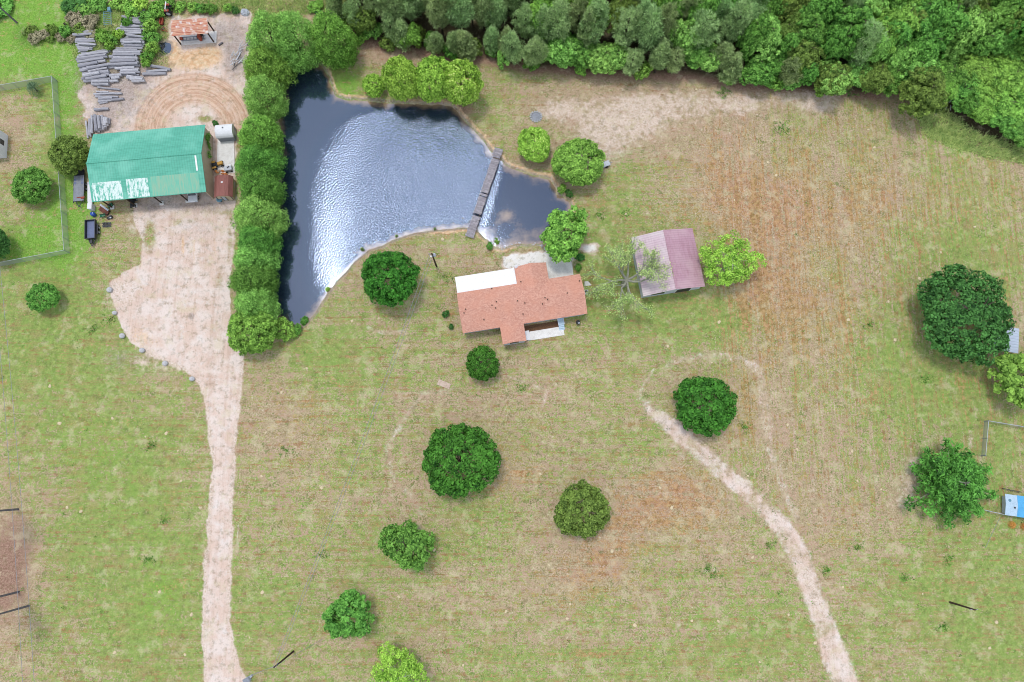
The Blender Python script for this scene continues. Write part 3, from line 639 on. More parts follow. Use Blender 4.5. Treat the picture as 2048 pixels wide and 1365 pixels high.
def cedar():
    R = random.Random(5); mb = MB(); mb.tube([(0, 0, -.1), (.1, 0, 3), (0, .1, 7)], [.35, .26, .05], 8); pos = []
    for i in range(46):
        t = (i+.5)/46; z = 1.0+5.6*t; a = i*2.4; L = 5.2*(1-t*.72)*R.uniform(.72, 1.12)
        b = Vector((0, 0, z)); e = b+Vector((math.cos(a)*L, math.sin(a)*L, L*.08)); mb.tube([b, (b+e)/2+Vector((0, 0, .25)), e], [.09, .06, .02], 5)
        for k in range(6):
            q = .35+.65*(k+1)/6
            for s in (-1, 1):
                off = Vector((-math.sin(a), math.cos(a), 0))*s*L*.17*(1.2-q)*R.uniform(.3, 1.6)
                pos.append(b+(e-b)*q+off+Vector((0, 0, R.uniform(0, .3))))
    rng = np.random.RandomState(3); cc = np.array([tuple(p) for p in pos]); k = np.repeat(np.arange(len(cc)), 20); n = len(k)
    e = unit(rng.normal(size=(n, 3))+[0, 0, .2]); p = cc[k]+e*rng.uniform(.1, .62, n)[:, None]*[1, 1, .5]
    return mb, leaves(p, rng.normal(size=(n, 3))*.6+[0, 0, .7], .24, rng, np.clip(rng.beta(2, 2, len(cc))[k]*.6+rng.rand(n)*.4, 0, 1), .35)
mb_, lf_ = cedar(); proto('cedar', 5, 7, mb_, lf_, 'palebark')
def sparse():
    R = random.Random(12); mb = MB(); tips = []
    def br(p, d, L, r, lv):
        q = p+d*L; m = p+d*L*.5+Vector((R.uniform(-1, 1), R.uniform(-1, 1), .3))*L*.06
        mb.tube([p, m, q], [r, r*.8, r*.55], 6 if lv > 2 else 4)
        if lv <= 2: tips.append(q); tips.append(m)
        if lv == 0: return
        for i in range(3 if lv > 1 else 4):
            ax = Vector((R.gauss(0, 1), R.gauss(0, 1), R.gauss(0, 1))).normalized()
            nd = (d+ax*.62+Vector((0, 0, .04))).normalized(); br(q if i else m, nd, L*R.uniform(.58, .8), r*.55, lv-1)
    mb.tube([(0, 0, -.1), (0, .1, 1.4), (.1, 0, 2.6)], [.42, .34, .3], 9)
    for i in range(7):
        a = i*2*PI/7+R.uniform(-.2, .2); br(Vector((.1, 0, 2.4)), Vector((math.cos(a), math.sin(a), R.uniform(.3, .9))).normalized(), 2.35, .19, 4)
    rng = np.random.RandomState(4); cc = np.array([tuple(p) for p in tips]); kk = np.repeat(np.arange(len(cc)), 5); n = len(kk)
    p = cc[kk]+rng.normal(size=(n, 3))*.2
    return mb, leaves(p, rng.normal(size=(n, 3))+[0, 0, .8], .09, rng, rng.rand(n), .5)
mb_, lf_ = sparse(); proto('sparse', 5, 8, mb_, lf_, 'palebark')
proto('shrub_a', 2, 2.2, trunk_mb(20, 1.6, .08, 1, 5), crown(20, 2, 2.1, .05, 70, .42, 30, .16, (5, .3), fill=.55), cname='foliage')
proto('shrub_b', 2, 2.2, trunk_mb(21, 1.6, .08, 1, 5), crown(21, 2, 2.0, .05, 60, .5, 30, .17, (5, .4), fill=.5), cname='foliage')
def place(key, name, x, y, R, H, leafm, label, cat, group=None, rz=None, barkm=None):
    r0, h0, tm, me, cn_ = PROTO[key]
    z = ground_z(x, y)
    o = thing(name, label, cat, (x, y, z), random.uniform(0, 2*PI) if rz is None else rz, group)
    o.scale = (R/r0, R/r0, H/h0)
    if tm:
        a = bpy.data.objects.new('trunk' if cn_ == 'crown' else 'stem', tm); C.objects.link(a); a.parent = o
        if barkm: a.material_slots[0].link = 'OBJECT'; a.material_slots[0].material = M[barkm]
    b = bpy.data.objects.new(cn_, me); C.objects.link(b); b.parent = o
    b.material_slots[0].link = 'OBJECT'; b.material_slots[0].material = M[leafm]
    return o
def tree(key, u_, v_, rpx, H, leafm, label, group=None, name='broadleaf_tree', cat='tree', rz=None, hc=.55, ru=1.0):
    p = P(u_, v_, H*hc); R = rpx*mpp(u_, v_, H*hc)
    return place(key, name, p.x, p.y, R, H, leafm, label, cat, group, rz)

#@@TREES
# ------------------------------------------------------------------ trees standing alone
tree('round_b', 778, 552, 57, 8.5, 'leaf_dark', 'tall dark green tree on the bank between the pond and the wire pole', rz=1.0, hc=.6)
tree('round_a', 965, 728, 34, 4.6, 'leaf_dark', 'small round green tree in front of the brick coloured house')
tree('round_b', 1408, 806, 59, 6.0, 'leaf_dark', 'dark green round tree beside the head of the sandy track')
tree('round_a', 921, 921, 73, 7.2, 'leaf_dark', 'large dense dark green round tree alone in the middle of the field', rz=.4)
tree('round_b', 1159, 1021, 54, 6.2, 'leaf_olive', 'olive green round tree between the reddish soil and the big dense tree', rz=2.2)
tree('lobed_a', 817, 1095, 51, 7.0, 'leaf_mid', 'mid green tree with ragged lobes below the big dense round tree', rz=.2)
tree('lobed_b', 693, 1231, 48, 6.5, 'leaf_mid', 'small ragged green tree nearest the leaning service pole by the driveway', rz=3.6)
tree('airy', 800, 1348, 54, 6.5, 'leaf_lime', 'pale lime green tree cut by the bottom edge of the photo')
tree('oak', 1922, 632, 81, 8.0, 'leaf_deep', 'very large dark green spreading oak beside the grey lean-to roof', rz=.7, hc=.5)
tree('cedar', 1912, 966, 77, 7.6, 'leaf_cedar', 'dark green feathery tree with bare limbs showing beside the blue roofed shed', name='cedar_tree', rz=.3)
tree('lobed_b', 2050, 756, 52, 7.0, 'leaf_bright', 'bright lime green tree cut by the right edge under the oak')
tree('airy', 1458, 526, 58, 7.5, 'leaf_lime', 'yellow green airy tree at the right side of the maroon roofed garage', rz=2)
tree('sparse', 1256, 556, 74, 9.5, 'leaf_sparse', 'nearly bare spreading tree with thin pale leaves over the left side of the garage roof', rz=.5, hc=.5)
tree('lobed_a', 1133, 467, 54, 6.8, 'leaf_bright', 'bright green lobed tree at the pond corner behind the house', rz=1.9)
tree('cauli', 1157, 324, 46, 6.2, 'leaf_bright', 'bright green round tree on the bank by the small white trailer', rz=.6)
tree('cauli', 1068, 291, 32, 5.0, 'leaf_yellow', 'small yellow olive tree near the upper end of the plank bridge', rz=2.6)
G_Y = 'lumpy yellow green trees on the upper bank of the pond'
tree('cauli', 922, 166, 38, 10.0, 'leaf_yellow', 'yellow green lumpy tree with pale tips, rightmost on the upper pond bank', G_Y, rz=.1)
tree('cauli', 868, 160, 36, 10.0, 'leaf_lime', 'yellow green lumpy tree in the middle of the three on the upper pond bank', G_Y, rz=1.5)
tree('cauli', 804, 161, 34, 10.0, 'leaf_lime', 'yellow green lumpy tree, leftmost of the three touching on the upper pond bank', G_Y, rz=3.2)
tree('round_b', 747, 174, 22, 3.2, 'leaf_lime', 'small round yellow green bush left of the lumpy trees on the pond bank')
tree('round_b', 61, 373, 31, 4.2, 'leaf_mid', 'round green tree inside the chain link enclosure')
tree('round_a', 88, 596, 25, 3.6, 'leaf_mid', 'small round green tree alone on the lawn below the chain link enclosure')
tree('round_b', 138, 313, 33, 4.6, 'leaf_olive', 'dark olive tree beside the left end of the green barn')
tree('round_b', -12, 488, 28, 5.0, 'leaf_deep', 'dark tree at the left edge inside the fenced enclosure')
G_C = 'row of trees between the barn yard and the pond'
row = [('cypress_b', 527, 132, 43, 9, 'leaf_bright', 'bright green tree with a broad top beside the pile of bleached branches'),
 ('cypress_a', 527, 190, 38, 9, 'leaf_cypress', 'blue green feathery tree beside the circular tyre ruts'),
 ('cypress_b', 520, 268, 42, 9, 'leaf_bright', 'bright green tree level with the small white arched shed'),
 ('cypress_a', 513, 325, 42, 8.5, 'leaf_mid', 'yellowish green tree level with the concrete slab beside the barn'),
 ('cypress_b', 518, 378, 44, 8.5, 'leaf_mid', 'soft green tree level with the brown roofed shed'),
 ('cypress_a', 516, 432, 48, 8.5, 'leaf_cypress', 'wide grey green tree just below the brown roofed shed in the pond row'),
 ('cypress_b', 514, 482, 42, 8.5, 'leaf_mid', 'green tree in the middle lower part of the pond row, by the rutted yard'),
 ('cypress_a', 506, 518, 40, 8, 'leaf_cypress', 'small blue green tree squeezed low in the pond row beside the rutted yard'),
 ('cypress_b', 507, 562, 45, 8, 'leaf_mid', 'green tree third from the lower end of the pond row'),
 ('cypress_a', 506, 610, 40, 8, 'leaf_cypress', 'pale blue green feathery tree second from the lower end of the pond row'),
 ('round_b', 501, 663, 41, 6.5, 'leaf_bright', 'bright yellow green tree at the lower end of the pond row')]
for a in row: tree(a[0], a[1], a[2], a[3]*1.14, a[4], a[5], a[6], G_C, name='cypress_tree' if a[0][0] == 'c' else 'broadleaf_tree')
tree('cypress_a', 545, 78, 50, 12, 'leaf_cypress', 'feathery light green cypress at the pond corner nearest the grey wrapped bundle', name='cypress_tree', hc=.5)
tree('cypress_a', 592, 78, 48, 12, 'leaf_cypress', 'feathery blue green cypress between two brighter ones at the top of the pond', name='cypress_tree', hc=.5)
tree('cypress_b', 666, 78, 48, 13, 'leaf_bright', 'tall bright green cypress at the upper right corner of the pond, next to the pines', name='cypress_tree', hc=.5)
# shrubs
def shrub(u_, v_, r, H, leafm, label, group=None, key='shrub_a', name='shrub'): return tree(key, u_, v_, r, H, leafm, label, group, name, 'shrub')
shrub(567, 660, 24, 2.2, 'leaf_bright', 'low bright shrub at the bottom tip of the pond')
shrub(592, 660, 12, 1.4, 'leaf_mid', 'small shrub on the bank right at the lower tip of the pond')
shrub(1123, 378, 10, 1.6, 'leaf_bright', 'small bright shrub at the foot of the round tree by the pond corner')
shrub(1138, 388, 9, 1.2, 'leaf_deep', 'dark low shrub at the water edge under the round tree')
shrub(993, 478, 8, 1.4, 'leaf_bright', 'small round shrub standing in the shallow water below the bridge')
shrub(979, 492, 8, 1.2, 'leaf_mid', 'small shrub on the bank just below the bridge')
shrub(654, 577, 5, .9, 'leaf_lime', 'tiny bright plant on the lower pond shore')
shrub(607, 640, 9, 1.2, 'leaf_mid', 'small plant at the lower pond shore near the tip')
shrub(723, 497, 4, 1.2, 'leaf_olive', 'tiny dark shoreline plant left of the tall dark tree')
shrub(792, 470, 3, 1.0, 'leaf_olive', 'tiny dark shoreline plant above the tall dark tree')
shrub(869, 456, 3, 1.0, 'leaf_olive', 'tiny dark shoreline plant nearest the lower end of the bridge')
shrub(891, 628, 8, 1.2, 'leaf_deep', 'dark shrub at the left end of the house')
shrub(902, 654, 6, .9, 'leaf_deep', 'smaller dark shrub at the lower left corner of the house')
shrub(1157, 535, 8, 1.3, 'leaf_mid', 'shrub beside the square concrete pad behind the house')
shrub(1160, 515, 10, 1.0, 'leaf_deep', 'dark shrub under the bright tree behind the house')
shrub(430, 247, 6, .8, 'leaf_deep', 'dark shrub at the back corner of the green barn')
shrub(1652, 168, 22, 3.0, 'leaf_bright', 'bright green bush standing out at the foot of the wood')
shrub(1064, 128, 16, 2.6, 'leaf_mid', 'small green sapling leaning out of the wood above the lawn')
for i, (a, b, r) in enumerate([(1862,170,26),(1900,150,34),(1950,140,38),(2010,160,40),(1925,180,34),(1975,195,38),(2030,215,42),(2010,235,30),(1895,185,22),(2030,120,36),(2046,262,30),(1960,225,24),(1872,140,30),(1940,212,18),(1990,170,30),(2045,180,34)]):
    shrub(a, b, r, random.uniform(3.5, 5.5), ['leaf_bright', 'leaf_mid', 'leaf_bright'][i % 3], 'bright green bush in the thicket at the upper right corner', 'bushes of the upper right thicket', ['wood_a', 'wood_b', 'wood_c'][i % 3])
G_B = 'bushes growing among the log stacks'
for i, (a, b, r, m) in enumerate([(205,72,13,'leaf_bright'),(222,78,14,'leaf_mid'),(236,68,9,'leaf_lime'),(218,92,9,'leaf_bright'),(296,32,16,'leaf_mid'),(300,52,16,'leaf_bright'),(302,75,16,'leaf_mid'),(304,95,14,'leaf_bright'),(296,112,12,'leaf_mid'),(291,126,9,'leaf_bright'),(312,20,14,'leaf_bright'),(262,20,16,'leaf_bright'),(252,44,8,'leaf_mid'),(275,10,18,'leaf_lime')]):
    shrub(a, b, r, random.uniform(1.2, 2.4), m, 'green bush growing among the stacked grey logs', G_B, ['shrub_a', 'shrub_b'][i % 2])
G_R = 'rough brush beyond the log yard'
for i, (a, b, r, m) in enumerate([(170,12,30,'leaf_mid'),(150,5,22,'leaf_deep'),(196,6,18,'leaf_mid'),(150,40,16,'leaf_brown'),(175,45,18,'leaf_brown'),(186,38,10,'leaf_brown'),(160,58,14,'leaf_olive'),(180,65,12,'leaf_brown'),(130,62,12,'leaf_mid'),(105,60,10,'leaf_olive'),(85,70,12,'leaf_brown'),(70,75,12,'leaf_brown'),(60,62,12,'leaf_olive'),(120,76,9,'leaf_brown'),(100,78,8,'leaf_olive'),(142,78,8,'leaf_brown'),(240,4,20,'leaf_bright'),(330,8,18,'leaf_mid'),(360,14,12,'leaf_bright'),(400,18,10,'leaf_mid'),(385,14,12,'leaf_bright'),(420,18,12,'leaf_mid'),(455,16,10,'leaf_bright'),(470,22,8,'leaf_deep'),(0,12,26,'leaf_mid'),(630,12,14,'leaf_bright'),(640,30,10,'leaf_deep')]):
    shrub(a, b, r, random.uniform(.9, 1.8), m, 'rough brush clump at the upper edge of the yard and lawn', G_R, ['shrub_b', 'shrub_a'][i % 2])

# ------------------------------------------------------------------ the wood along the upper edge
rw = random.Random(21)
def edge_pts(step):
    out = []; pts = [P(a, b) for a, b in EDGE[:21]]; acc = 0.0
    for a, b in zip(pts[:-1], pts[1:]):
        L = (b-a).length; d = -acc
        while d < L:
            if d >= 0: out.append(a+(b-a)*(d/L))
            d += step
        acc = (acc+L) % step if L else acc
    return out
spots = []
for rowi in range(8):
    for p in edge_pts(3.2 if rowi == 0 else 3.9):
        x = p.x+rw.uniform(-1.4, 1.4); y = p.y+1.2+rowi*3.5+rw.uniform(-1.3, 1.3)
        spots.append((x, y, rowi))
for x in np.arange(76, 118, 4.0):
    for y in np.arange(69, 100, 4.0): spots.append((x+rw.uniform(-1.5, 1.5), y+rw.uniform(-1.5, 1.5), 3))
for a, b in [(1845,112),(1872,112),(1900,104),(1932,108),(1962,104),(1995,112),(2030,116),(1885,90),(1945,88),(2010,92)]:
    q = P(a, b); spots.append((q.x, q.y, 0))
for x, y, rowi in spots:
    H = rw.uniform(10, 14)*(0.62 if rowi == 0 else 1); a, b = UV(x, y, H)
    if b > 200 or b < -190 or a > 2250: continue
    au, av = UV(x, y)
    if av > 125 and au > 1840: continue
    if -7 > P(690, 0).x-x+0 > 1e9: continue
    pineish = max(0.12, min(.9, .9-(au-900)/1000.0)) if au < 1800 else .12
    if au < 960: pineish = .95
    if rw.random() < pineish:
        where = 'behind the pond lawn' if au < 1150 else 'behind the bare sandy ground' if au < 1500 else 'among broadleaf trees'
        R = rw.uniform(2.2, 3.4)*(0.85 if rowi == 0 else 1)
        place(rw.choice(['pine_a', 'pine_b', 'pine_c']), 'pine_tree', x, y, R, H*1.05, 'leaf_pine', 'grey green pine %s the wood %s' % ('at the front edge of' if rowi == 0 else 'deep in', where), 'tree', 'pines of the wood', rw.uniform(0, 6.28))
    else:
        where = 'behind the pond lawn' if au < 1150 else 'behind the bare ground' if au < 1500 else 'at upper right'
        R = rw.uniform(2.5, 4.6)*(0.8 if rowi == 0 else 1)
        lm = rw.choice(['leaf_mid', 'leaf_mid', 'leaf_bright', 'leaf_cypress', 'leaf_mid', 'leaf_olive'])
        place(rw.choice(['wood_a', 'wood_b', 'wood_c']), 'broadleaf_tree', x, y, R, H*.92, lm, 'leafy green broadleaf tree %s the wood %s' % ('at the front edge of' if rowi == 0 else 'deep in', where), 'tree', 'broadleaf trees of the wood', rw.uniform(0, 6.28))
for p in edge_pts(2.5):
    if rw.random() < .85:
        a, b = UV(p.x, p.y)
        place(rw.choice(['shrub_a', 'shrub_b']), 'shrub', p.x+rw.uniform(-1, 1), p.y+rw.uniform(-.6, 2.6), rw.uniform(1.0, 2.0), rw.uniform(1.6, 4), rw.choice(['leaf_mid', 'leaf_bright', 'leaf_olive', 'leaf_cypress']), 'low undergrowth bush at the foot of the wood', 'shrub', 'undergrowth bushes along the wood')
# tall pines whose trunks lean into the left edge
for (a, b, h, lb) in [(36, 1019, 19, 'pine trunk uppermost of three at the left edge'), (38, 1184, 19, 'thin pine trunk in the middle of three at the left edge'), (58, 1212, 19, 'thickest pine trunk, lowest of three at the left edge'), (34, 46, 14, 'mossy pine trunk at the upper left corner')]:
    p = P(a, b); place('pine_tall', 'pine_tree', p.x, p.y, 2.6, h*1.1, 'leaf_pine', lb+', crown outside the photo', 'tree', None, 1.0, 'wood')
# palm
def palm(u_, v_, L, leafm, label, name, cat, h, n=26):
    p = P(u_, v_); r = thing(name, label, cat, p); rng = np.random.RandomState(9)
    MB().tube([(0, 0, -.1), (0, 0, h*.5), (.05, 0, h)], [.16, .15, .14], 8).build('trunk', 'bark', r)
    pos = []; nr = []; dr_ = []
    for i in range(n):
        a = i*2.4; el = .95-1.1*(i/n)
        for k in range(9):
            q = (k+1)/9; d = np.array([math.cos(a)*math.cos(el), math.sin(a)*math.cos(el), math.sin(el)-.75*q*q])
            base = np.array([0, 0, h])+d*L*q
            for s in (-1, 1):
                side = np.array([-math.sin(a), math.cos(a), -.2])*s
                pos.append(base+side*.1*L); nr.append([0, 0, 1]); dr_.append(side*.8+d*.8)
    pos = np.array(pos); V, Q_, T = leaves(pos, np.array(nr)+rng.normal(size=pos.shape)*.2, .2*L, rng, rng.rand(len(pos)), .14, droop=np.array(dr_))
    me = np_mesh('fronds', V, Q_, M[leafm], (('tint', 'FLOAT', T),)); o = bpy.data.objects.new('fronds', me); C.objects.link(o); o.parent = r
palm(76, 183, 1.35, 'leaf_palm', 'grey green fan palm in the upper corner of the fenced enclosure', 'palm_tree', 'palm', 1.6)
palm(2023, 1050, .75, 'leaf_orange', 'orange spiky plant below the blue roofed shed', 'spiky_plant', 'plant', .25, 20)
palm(2047, 1054, .75, 'leaf_orange', 'orange spiky plant at the right edge below the blue roofed shed', 'spiky_plant', 'plant', .25, 20)

# unmown grass and weeds
def tufts(name, pts, h, leafm, per=9, spread=.3, w=.12, lean=.6, seed=0):
    rng = np.random.RandomState(seed); pts = np.array(pts); k = np.repeat(np.arange(len(pts)), per); n = len(k)
    base = pts[k]+np.stack([rng.normal(size=n)*spread, rng.normal(size=n)*spread, np.zeros(n)], -1)
    d = unit(np.stack([rng.normal(size=n)*lean, rng.normal(size=n)*lean, np.ones(n)], -1)); hh = h*rng.uniform(.5, 1.2, n)[:, None]
    s = unit(np.cross(d, rng.normal(size=(n, 3))))*w
    V = np.stack([base-s, base+s, base+d*hh+s*.15, base+d*hh-s*.15], 1).reshape(-1, 3)
    me = np_mesh(name, V, np.arange(4*n).reshape(-1, 4), M[leafm], (('tint', 'FLOAT', np.repeat(np.clip(rng.beta(2, 2, len(pts))[k]*.6+rng.rand(n)*.4, 0, 1), 4)),))
    o = bpy.data.objects.new(name, me); C.objects.link(o); return tag(o, kind='stuff')
def scatter(poly, n, seed):
    R = random.Random(seed); us = [p[0] for p in poly]; vs = [p[1] for p in poly]; out = []
    a = np.array([[R.uniform(min(us), max(us)), R.uniform(min(vs), max(vs))] for _ in range(n)])
    k = sdf(a[:, 0], a[:, 1], poly) > 0
    for q in a[k]: p = P(q[0], q[1]); out.append((p.x, p.y, ground_z(p.x, p.y)-.02))
    return out
tag(tufts('tall_grass', scatter([(1822, 205), (1850, 195), (1900, 230), (1960, 270), (2060, 300), (2060, 328), (1960, 312), (1900, 295), (1845, 265)], 2600, 1), .8, 'leaf_grey', 10, .35, .06, .9, 1), 'tall tangled grass between the thicket and the mown field', 'grass')
tag(tufts('meadow_grass', scatter([(330, -30), (700, -30), (690, 20), (600, 30), (480, 24), (330, 16)], 2200, 2), .5, 'leaf_grey', 8, .3, .06, .7, 2), 'rough meadow grass along the top edge behind the yard', 'grass')
tag(tufts('rank_grass', scatter([(140, 20), (330, 10), (335, 130), (150, 120), (130, 60)], 1500, 3), .5, 'leaf_grey', 8, .3, .06, .7, 3), 'rank grass growing round the stacked logs', 'grass')
wp = [(1490,855),(1540,1090),(1712,1093),(1650,1140),(1895,1120),(1805,1160),(1885,1255),(1855,755),(1740,650),(900,560),(570,900),(1045,778),(640,1110),(860,1110),(1415,1138),(1425,1145),(215,640),(305,890),(330,1040),(295,1120),(180,660),(1700,185),(1450,190),(1445,183),(1560,255),(1565,262),(655,560),(668,560),(1250,430),(1200,430),(700,1195)]
rr_ = random.Random(4); wps = []
for a, b in wp:
    for _ in range(16): p = P(a+rr_.gauss(0, 7), b+rr_.gauss(0, 5)); wps.append((p.x, p.y, ground_z(p.x, p.y)-.02))
for _ in range(420):
    a, b = rr_.uniform(0, 2048), rr_.uniform(340, 1365)
    if 210 < a < 500 or 1000 < a < 1200 and b < 700: continue
    if float(sdf(np.array([a]), np.array([b]), POND)[0]) > -14: continue
    p = P(a, b); wps.append((p.x, p.y, ground_z(p.x, p.y)-.02))
tag(tufts('weed_tufts', wps, .22, 'leaf_mid', 10, .2, .09, 1.3, 5), 'low dark green weed tufts dotted over the mown field', 'weeds')

#@@BUILDINGS
# ------------------------------------------------------------------ green barn
bf = Frame(-66.05, 54.95, 5.5)
b = thing('barn', 'long open-fronted barn with a green metal roof worn white at one corner', 'barn', bf.o, bf.a)
HX, HY, ZE, ZR = 10.25, 6.6, 3.9, 5.75
MB().prism(gable_prof(-HY, HY, ZE, ZR, .14), 'x', -HX, HX).build('roof', 'teal', b)
MB().tube([(-HX-.03, 0, ZR+.0), (HX+.03, 0, ZR+.0)], .13, 8).build('ridge_cap', 'teal', b)
sl_ = (ZR-ZE)/HY
def onroof(x0, x1, y0, y1, mat, name, lift=.012):
    z = lambda y: ZR-abs(y)*sl_+lift
    m = MB(); m.add([(x0, y0, z(y0)), (x1, y0, z(y0)), (x1, y1, z(y1)), (x0, y1, z(y1)), (x0, y0, z(y0)-.01), (x1, y0, z(y0)-.01), (x1, y1, z(y1)-.01), (x0, y1, z(y1)-.01)], [(0, 1, 2, 3), (7, 6, 5, 4), (0, 4, 5, 1), (1, 5, 6, 2), (2, 6, 7, 3), (3, 7, 4, 0)])
    m.build(name, mat, b)
onroof(-9.9, -4.6, -6.5, -3.4, 'worn', 'worn_panel'); onroof(-3.7, .2, -6.5, -3.3, 'worn', 'worn_panel')
onroof(.6, 9.2, -6.5, -3.2, 'rusttint', 'stained_panel'); onroof(9.0, 9.3, -2.9, -.3, 'whiteroof', 'bare_strip')
for x0, nm in ((HX-.3, 'wall'),):
    MB().prism([(-HY+.25, 0), (HY-.25, 0), (HY-.25, ZE-.12), (0, ZR-.2), (-HY+.25, ZE-.12)], 'x', x0-.12, x0).build('wall', 'tan_rib', b)
MB().prism([(-HY+3.4, 0), (HY-.25, 0), (HY-.25, ZE-.12), (0, ZR-.2), (-HY+3.4, ZE+.75)], 'x', -HX+.18, -HX+.3).build('wall', 'tan_rib', b)
MB().box((0, HY-.32, 1.86), (2*HX-.9, .12, 3.72)).build('wall', 'tan_rib', b)
for (a_, c_) in ((324, 410), (271, 414), (376, 403), (225, 421)):
    p = bf.L(a_, c_); y = -HY+.35
    MB().box((p.x, y, 1.85), (.18, .18, 3.72)).build('post', 'darkwood', b)
    MB().box((p.x, y, .08), (.75, .75, .22)).build('footing', 'concrete', b)
MB().box((0, -HY+.35, 3.6), (2*HX-.9, .2, .25)).build('beam', 'darkwood', b)
iv = bf.L(430, 285)
rng = np.random.RandomState(8); cc = np.array([[9.98+.2, 5.4-.5*i*.6, 3.2-abs(i-4)*.3] for i in range(9)]+[[10.2, 1.8, 2.2], [10.2, 1.4, 1.9], [10.2, 1.2, 2.3]])
k = np.repeat(np.arange(len(cc)), 40); n = len(k); V, Q_, T = leaves(cc[k]+rng.normal(size=(n, 3))*[.06, .28, .3], rng.normal(size=(n, 3))*.5+[.6, 0, .6], .13, rng, rng.rand(n))
o = bpy.data.objects.new('climbing_ivy', np_mesh('climbing_ivy', V, Q_, M['leaf_mid'], (('tint', 'FLOAT', T),))); C.objects.link(o); o.location = bf.o; o.rotation_euler = (0, 0, bf.a)
tag(o, 'green creeper hanging on the tan gable wall of the barn', 'climbing plant')

# white arched shed
f = Frame(-53.8, 62.4, 5.5)
w = thing('metal_shed', 'small white shed with an arched metal roof behind the barn corner', 'shed', f.o, f.a)
pr = [(-1.35, 1.5)]+[(1.35*math.cos(PI-a), 1.5+.9*math.sin(a)) for a in np.linspace(.25, PI-.25, 9)]+[(1.35, 1.5)]
MB().prism([(p[0], p[1]) for p in pr]+[(1.3, 1.42), (-1.3, 1.42)], 'x', -1.6, 1.6).build('roof', 'white', w)
MB().box((0, 0, .71), (3.0, 2.5, 1.42)).build('wall', 'grey', w)
MB().box((1.52, 0, .7), (.04, 1.0, 1.3)).build('door', 'palegrey', w); MB().cyl((-.1, .3, 2.42), .12, .12).build('roof_vent', 'black', w)
# concrete slab
sp = [P(*q) for q in ((436, 272), (468, 268), (470, 346), (433, 348))]
tag(MB().poly([(p.x, p.y) for p in sp], (-.1, .09)).build('concrete_slab', 'concrete'), kind='structure')
# brown shed
f = Frame(-53.1, 51.2, 3)
w = thing('garden_shed', 'brown gambrel roofed shed with tan walls against the barn gable', 'shed', f.o, f.a)
MB().prism([(-1.7, 1.75), (-1.7, 1.67), (-1.0, 2.3), (.35, 2.5), (1.05, 2.3), (1.7, 1.67), (1.7, 1.75), (1.1, 2.4), (.35, 2.6), (-1.05, 2.4)], 'y', -2.05, 2.05).build('roof', 'brownroof', w)
MB().prism([(-1.5, 0), (1.5, 0), (1.5, 1.78), (1.0, 2.25), (.35, 2.42), (-.95, 2.25), (-1.5, 1.78)], 'y', -1.9, 1.9).build('wall', 'tan_rib', w)
for x in (-1.35, -.5, .3, 1.3): MB().box((x, -1.93, .9), (.1, .06, 1.75)).build('trim', 'black', w)
MB().box((-.1, -1.93, .9), (.6, .04, 1.5)).build('door', 'palegrey', w); MB().box((0, .6, 2.56), (.35, .25, .1)).build('roof_vent', 'white', w)
p = P(467, 376); w = thing('water_tank', 'pale blue grey upright tank lying beside the brown shed', 'tank', p)
MB().tube([(0, -1.0, .42), (0, -.9, .42), (0, .9, .42), (0, 1.0, .42)], [.25, .42, .42, .25], 14).build('body', 'palegrey', w, smooth=True)
for y in (-.6, .6): MB().box((0, y, .06), (.7, .14, .14)).build('cradle', 'black', w)
p = P(442, 402); w = thing('round_table', 'round teal garden table on the grass below the brown shed', 'table', p)
MB().cyl((0, 0, .72), .58, .05, n=20).build('tabletop', 'tealplain', w)
MB().cyl((0, 0, .35), .05, .7).cyl((0, 0, .03), .3, .05).build('pedestal', 'black', w)

# ------------------------------------------------------------------ brick coloured house
hf = Frame(1.75, 28.95, 9.2)
h = thing('house', 'long house with pinkish brown shingle roof and a white flat porch roof at the back', 'house', hf.o, hf.a)
MB().prism(gable_prof(-3.68, 3.68, 2.7, 4.2, .14), 'x', -11.1, 11.1).build('roof', 'shingle', h)
MB().prism(gable_prof(-.28, 5.45, 2.75, 3.92, .14), 'y', .4, 6.72).build('wing_roof', 'shingle', h)
MB().prism(gable_prof(-4.5, -.3, 2.72, 3.58, .14), 'y', -6.78, -1.4).build('wing_roof', 'shingle', h)
MB().prism([(3.5, 2.62), (3.5, 2.5), (6.7, 2.32), (6.7, 2.44)], 'x', -11.0, -.29).build('porch_roof', 'whiteroof', h)
MB().prism([(-3.25, 0), (3.25, 0), (3.25, 2.6), (0, 4.0), (-3.25, 2.6)], 'x', -10.85, 10.85).build('wall', 'siding', h)
MB().prism([(.1, 0), (5.1, 0), (5.1, 2.6), (2.6, 3.7), (.1, 2.6)], 'y', 2.0, 6.5).build('wall', 'siding', h)
MB().prism([(-4.25, 0), (-.55, 0), (-.55, 2.55), (-2.4, 3.35), (-4.25, 2.55)], 'y', -6.5, -2.0).build('wall', 'siding', h)
for x in (-10.8, -7.5, -4.2, -.6): MB().box((x, 6.5, 1.17), (.12, .12, 2.3)).build('porch_post', 'white', h)
def onh(q):                                          # photo point on the main roof
    z = 3.5
    for _ in range(5): L_ = hf.L(q[0], q[1], z); z = 4.2-abs(L_.y)*1.5/3.68
    if L_.y < -3.6 or (-4.5 < L_.x < -.3 and L_.y < -1.5): z = max(z, 3.58-abs(L_.x+2.4)*.41)
    if L_.y > 0.5 and -.28 < L_.x < 5.45: z = max(z, 3.92-abs(L_.x-2.585)*.41)
    return hf.L(q[0], q[1], z)
